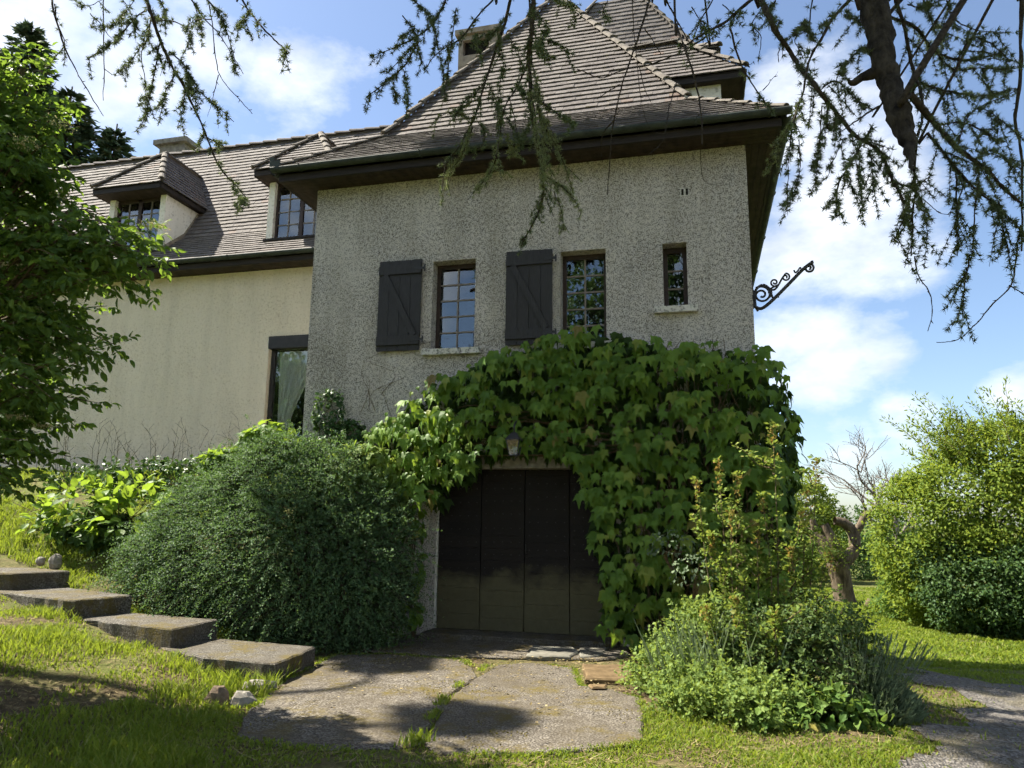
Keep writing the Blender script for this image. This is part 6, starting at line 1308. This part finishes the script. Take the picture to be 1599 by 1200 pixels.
# ------------------------------------------------------------------ grass, moss and litter
def blades(P, h, lean, mat, name, wdt=.006):
    n = len(P); a = U(0, 6.28, n); w_ = np.stack([np.cos(a), np.sin(a), 0*a], 1)*wdt*U(.7, 1.4, (n, 1)); b = U(0, 6.28, n); l_ = np.stack([np.cos(b), np.sin(b), 0*b], 1)*lean*h[:, None]*U(.3, 1.3, (n, 1))
    upv = np.array((0, 0, 1.0))*h[:, None]; V = np.stack([P-w_, P+w_, P+l_*.35+upv*.55-w_*.75, P+l_*.35+upv*.55+w_*.75, P+l_+upv*.92], 1).reshape(-1, 3)
    F = (np.array([(0, 1, 3), (0, 3, 2), (2, 3, 4)])[None]+(np.arange(n)*5)[:, None, None]).reshape(-1, 3); return mesh_np(name, V, F, mat)
STEPS = [[(-6.0, -2.05), (-4.24, -2.20), (-4.12, -3.18), (-5.0, -3.12), (-6.0, -2.72)], [(-7.6, -1.75), (-5.68, -1.98), (-5.66, -2.80), (-7.5, -2.42)], [(-9.2, -1.05), (-7.11, -1.80), (-7.33, -2.50), (-9.2, -2.02)], [(-10.6, -.7), (-8.72, -1.18), (-8.98, -1.85), (-10.2, -1.95)]]
def scatter(n, x0, x1, y0, y1, thr, sc=1.0):
    x = U(x0, x1, n); y = U(y0, y1, n); k = np.ones(n, bool)
    for pl in STEPS+[SLAB_A, SLAB_B]: k &= ~inside(pl, x, y)
    gxn = x+(vnoise(x, y, 2.2)-.5)*.55+(vnoise(x+5, y, 7)-.5)*.2; gyn = y+(vnoise(x+30, y, 2.2)-.5)*.55
    k &= ~inside(GRAVEL, gxn, gyn) | (U(0, 1, n) < .02)
    k &= ~((x > -7.7) & (x < -3.8) & (y > -1.35) & (y < .6)) & ~((x > -6.0) & (x < .85) & (y > -.3)) & ~((x < -5.5) & (y > 3.2)) & ~((x > -4.2) & (x < -.45) & (y > -1.6))
    m = vnoise(x, y, .9*sc)*.6+vnoise(x+17, y, 3.1*sc)*.4; k &= m+U(-.12, .12, n) > thr
    x, y, m = x[k], y[k], m[k]; return np.stack([x, y, terr(x, y)-.005], 1), m
gr = []
P, m = scatter(150000, -14.5, -3.3, -7.5, 3.1, .40); tall = .05+.10*sst(.42, .75, m)*U(.5, 1.3, len(P))*np.where((P[:, 1] > -4.6) | (P[:, 0] < -6), 1.25, .75); o = add('grass', blades(P, tall, .65, 'grass_green', 'grass')); o['kind'] = 'stuff'; o['label'] = 'lush rough grass on the bank around the steps'; o['category'] = 'grass'
P, m = scatter(80000, -4.2, 2.4, -7.2, -3.0, .30); o = add('grass', blades(P, .03+.05*U(0, 1, len(P))*sst(.4, .7, m), .8, 'grass_green', 'grass')); o['kind'] = 'stuff'; o['label'] = 'short grass along the near edge of the driveway slab'; o['category'] = 'grass'
P, m = scatter(52000, .5, 8.0, -5.5, 7.0, .36); o = add('grass', blades(P, .025+.035*U(0, 1, len(P)), .8, 'grass_green', 'grass', .007)); o['kind'] = 'stuff'; o['label'] = 'short lawn beside the gravel path'; o['category'] = 'grass'
P, m = scatter(90000, 1.0, 12.0, 6.5, 26.0, .15); o = add('grass', blades(P, .05+.06*U(0, 1, len(P)), .8, 'grass_green', 'grass', .018)); o['kind'] = 'stuff'; o['label'] = 'sunlit lawn running back to the pollarded tree'; o['category'] = 'grass'
# straw and dead leaves
n = 11000; P, m = scatter(n, -8, 2.2, -7.5, -1.8, .0); a = U(0, 6.28, len(P)); T_ = np.stack([np.cos(a), np.sin(a), U(-.1, .15, len(P))], 1); P[:, 2] += .02
o = add('straw_litter', leaf_mesh('straw_litter', 'needle', P, T_, np.tile(np.array((0, 0, 1.0)), (len(P), 1)), U(.05, .18, len(P)), 'straw')); o['kind'] = 'stuff'; o['label'] = 'dry straw and clippings scattered over the grass'; o['category'] = 'straw'
n = 700; x = U(-4.2, -.5, n); y = -1.0-np.abs(rng.normal(size=n))*1.3; P = np.stack([x, y, np.full(n, .045)], 1); P = P[(y > -4.8)]; m = len(P)
o = add('dead_leaves', leaf_mesh('dead_leaves', 'diamond', P, norm(np.stack([U(-1, 1, m), U(-1, 1, m), U(-.1, .2, m)], 1)), norm(np.array((0, 0, 1.0))+rvec(m)*.4), U(.012, .045, m), 'straw')); o['kind'] = 'stuff'; o['label'] = 'dead leaf scraps lying on the driveway slabs'; o['category'] = 'leaves'
# moss and grass creeping over the slab edges
EP = []
for pl in (SLAB_A, SLAB_B):
    c_ = np.array(pl).mean(0)
    for i in range(len(pl)):
        a_, b_ = np.array(pl[i]), np.array(pl[(i+1) % len(pl)]); k_ = int(np.linalg.norm(b_-a_)*420); f_ = U(0, 1, (k_, 1)); q_ = a_+(b_-a_)*f_; EP.append(q_+(q_-c_)*rng.normal(size=(k_, 1))*.022+rng.normal(size=(k_, 2))*.02)
EP = np.concatenate(EP); EP = EP[(vnoise(EP[:, 0], EP[:, 1], 2.6) > .42) & ~((EP[:, 0] > -2.5) & (EP[:, 0] < -1.95) & (EP[:, 1] > -4.4))]; EP = np.column_stack([EP, np.full(len(EP), .008)])
o = add('grass', blades(EP, .012+.035*U(0, 1, len(EP))*vnoise(EP[:, 0], EP[:, 1], 4), .9, 'grass_green', 'grass', .006)); o['kind'] = 'stuff'; o['label'] = 'fringe of grass creeping over the driveway slab edges'; o['category'] = 'grass'
n = 9000; x = U(-4.2, -.6, n); y = U(-4.8, -.9, n); mm = vnoise(x, y, 1.7)*.6+vnoise(x+3, y, 5)*.4+.22*sst(-2.4, -1.2, y); k = (mm > .66); P = np.stack([x[k], y[k], np.full(k.sum(), .022)], 1); m = len(P)
o = add('moss_tufts', leaf_mesh('moss_tufts', 'diamond', P, norm(np.stack([U(-1, 1, m), U(-1, 1, m), U(.1, .8, m)], 1)), norm(np.array((0, 0, 1.0))+rvec(m)*.5), U(.008, .022, m), 'moss')); o['kind'] = 'stuff'; o['label'] = 'patches of yellow moss on the driveway slabs'; o['category'] = 'moss'
# weeds in the slab joint
JT = thing('joint_weeds', 'grass and weeds growing in the joint between the two driveway slabs', 'weeds', (-2.3, -3.2, .02))
s = np.linspace(0, 1, 900); jp = bez([(-2.34, -1.75, .03), (-2.34, -2.3, .03), (-2.33, -3.17, .03), (-2.18, -4.0, .03), (-2.05, -4.65, .03)], 60); c = np.stack([np.interp(U(0, 1, 900)**1.0, np.linspace(0, 1, 60), jp[:, 0]), np.zeros(900), np.full(900, .01)], 1)
ss = U(0, 1, 900); ss = ss[vnoise(ss*20, ss*0, 1.0) > .58]; c = np.stack([np.interp(ss, np.linspace(0, 1, 60), jp[:, q]) for q in range(3)], 1)+rng.normal(size=(len(ss), 3))*np.array((.025, .02, 0)); stuff(add('blades', blades(c, .015+.04*U(0, 1, len(c)), .9, 'grass_green', 'blades', .005), JT))
n = 120; c = np.stack([rng.normal(size=n)*.05-2.08, rng.normal(size=n)*.08-4.6, np.full(n, .02)], 1); stuff(add('tuft', blades(c, U(.03, .10, n), .6, 'grass_green', 'tuft', .006), JT))
# dead creeper hanging from the front eave
TD = thing('dead_creeper', 'thin dry creeper strand hanging from the front eave near the right corner', 'creeper', (-.1, -.02, 6.0)); st = [(bez([(.16, -.43, 6.62), (.17, -.05, 6.5), (.22, -.02, 6.34), (.36, -.015, 6.28), (.55, -.015, 6.27)], 20), np.linspace(.005, .002, 20)), (bez([(-.32, -.46, 6.95), (-.3, -.44, 6.75), (-.22, -.43, 6.66)], 8), np.linspace(.004, .002, 8))]
add('strand', tubes_mesh('strand', st[:1], 'twig', 4), TD); add('strand', tubes_mesh('strand', st[1:], 'twig', 4), TD)
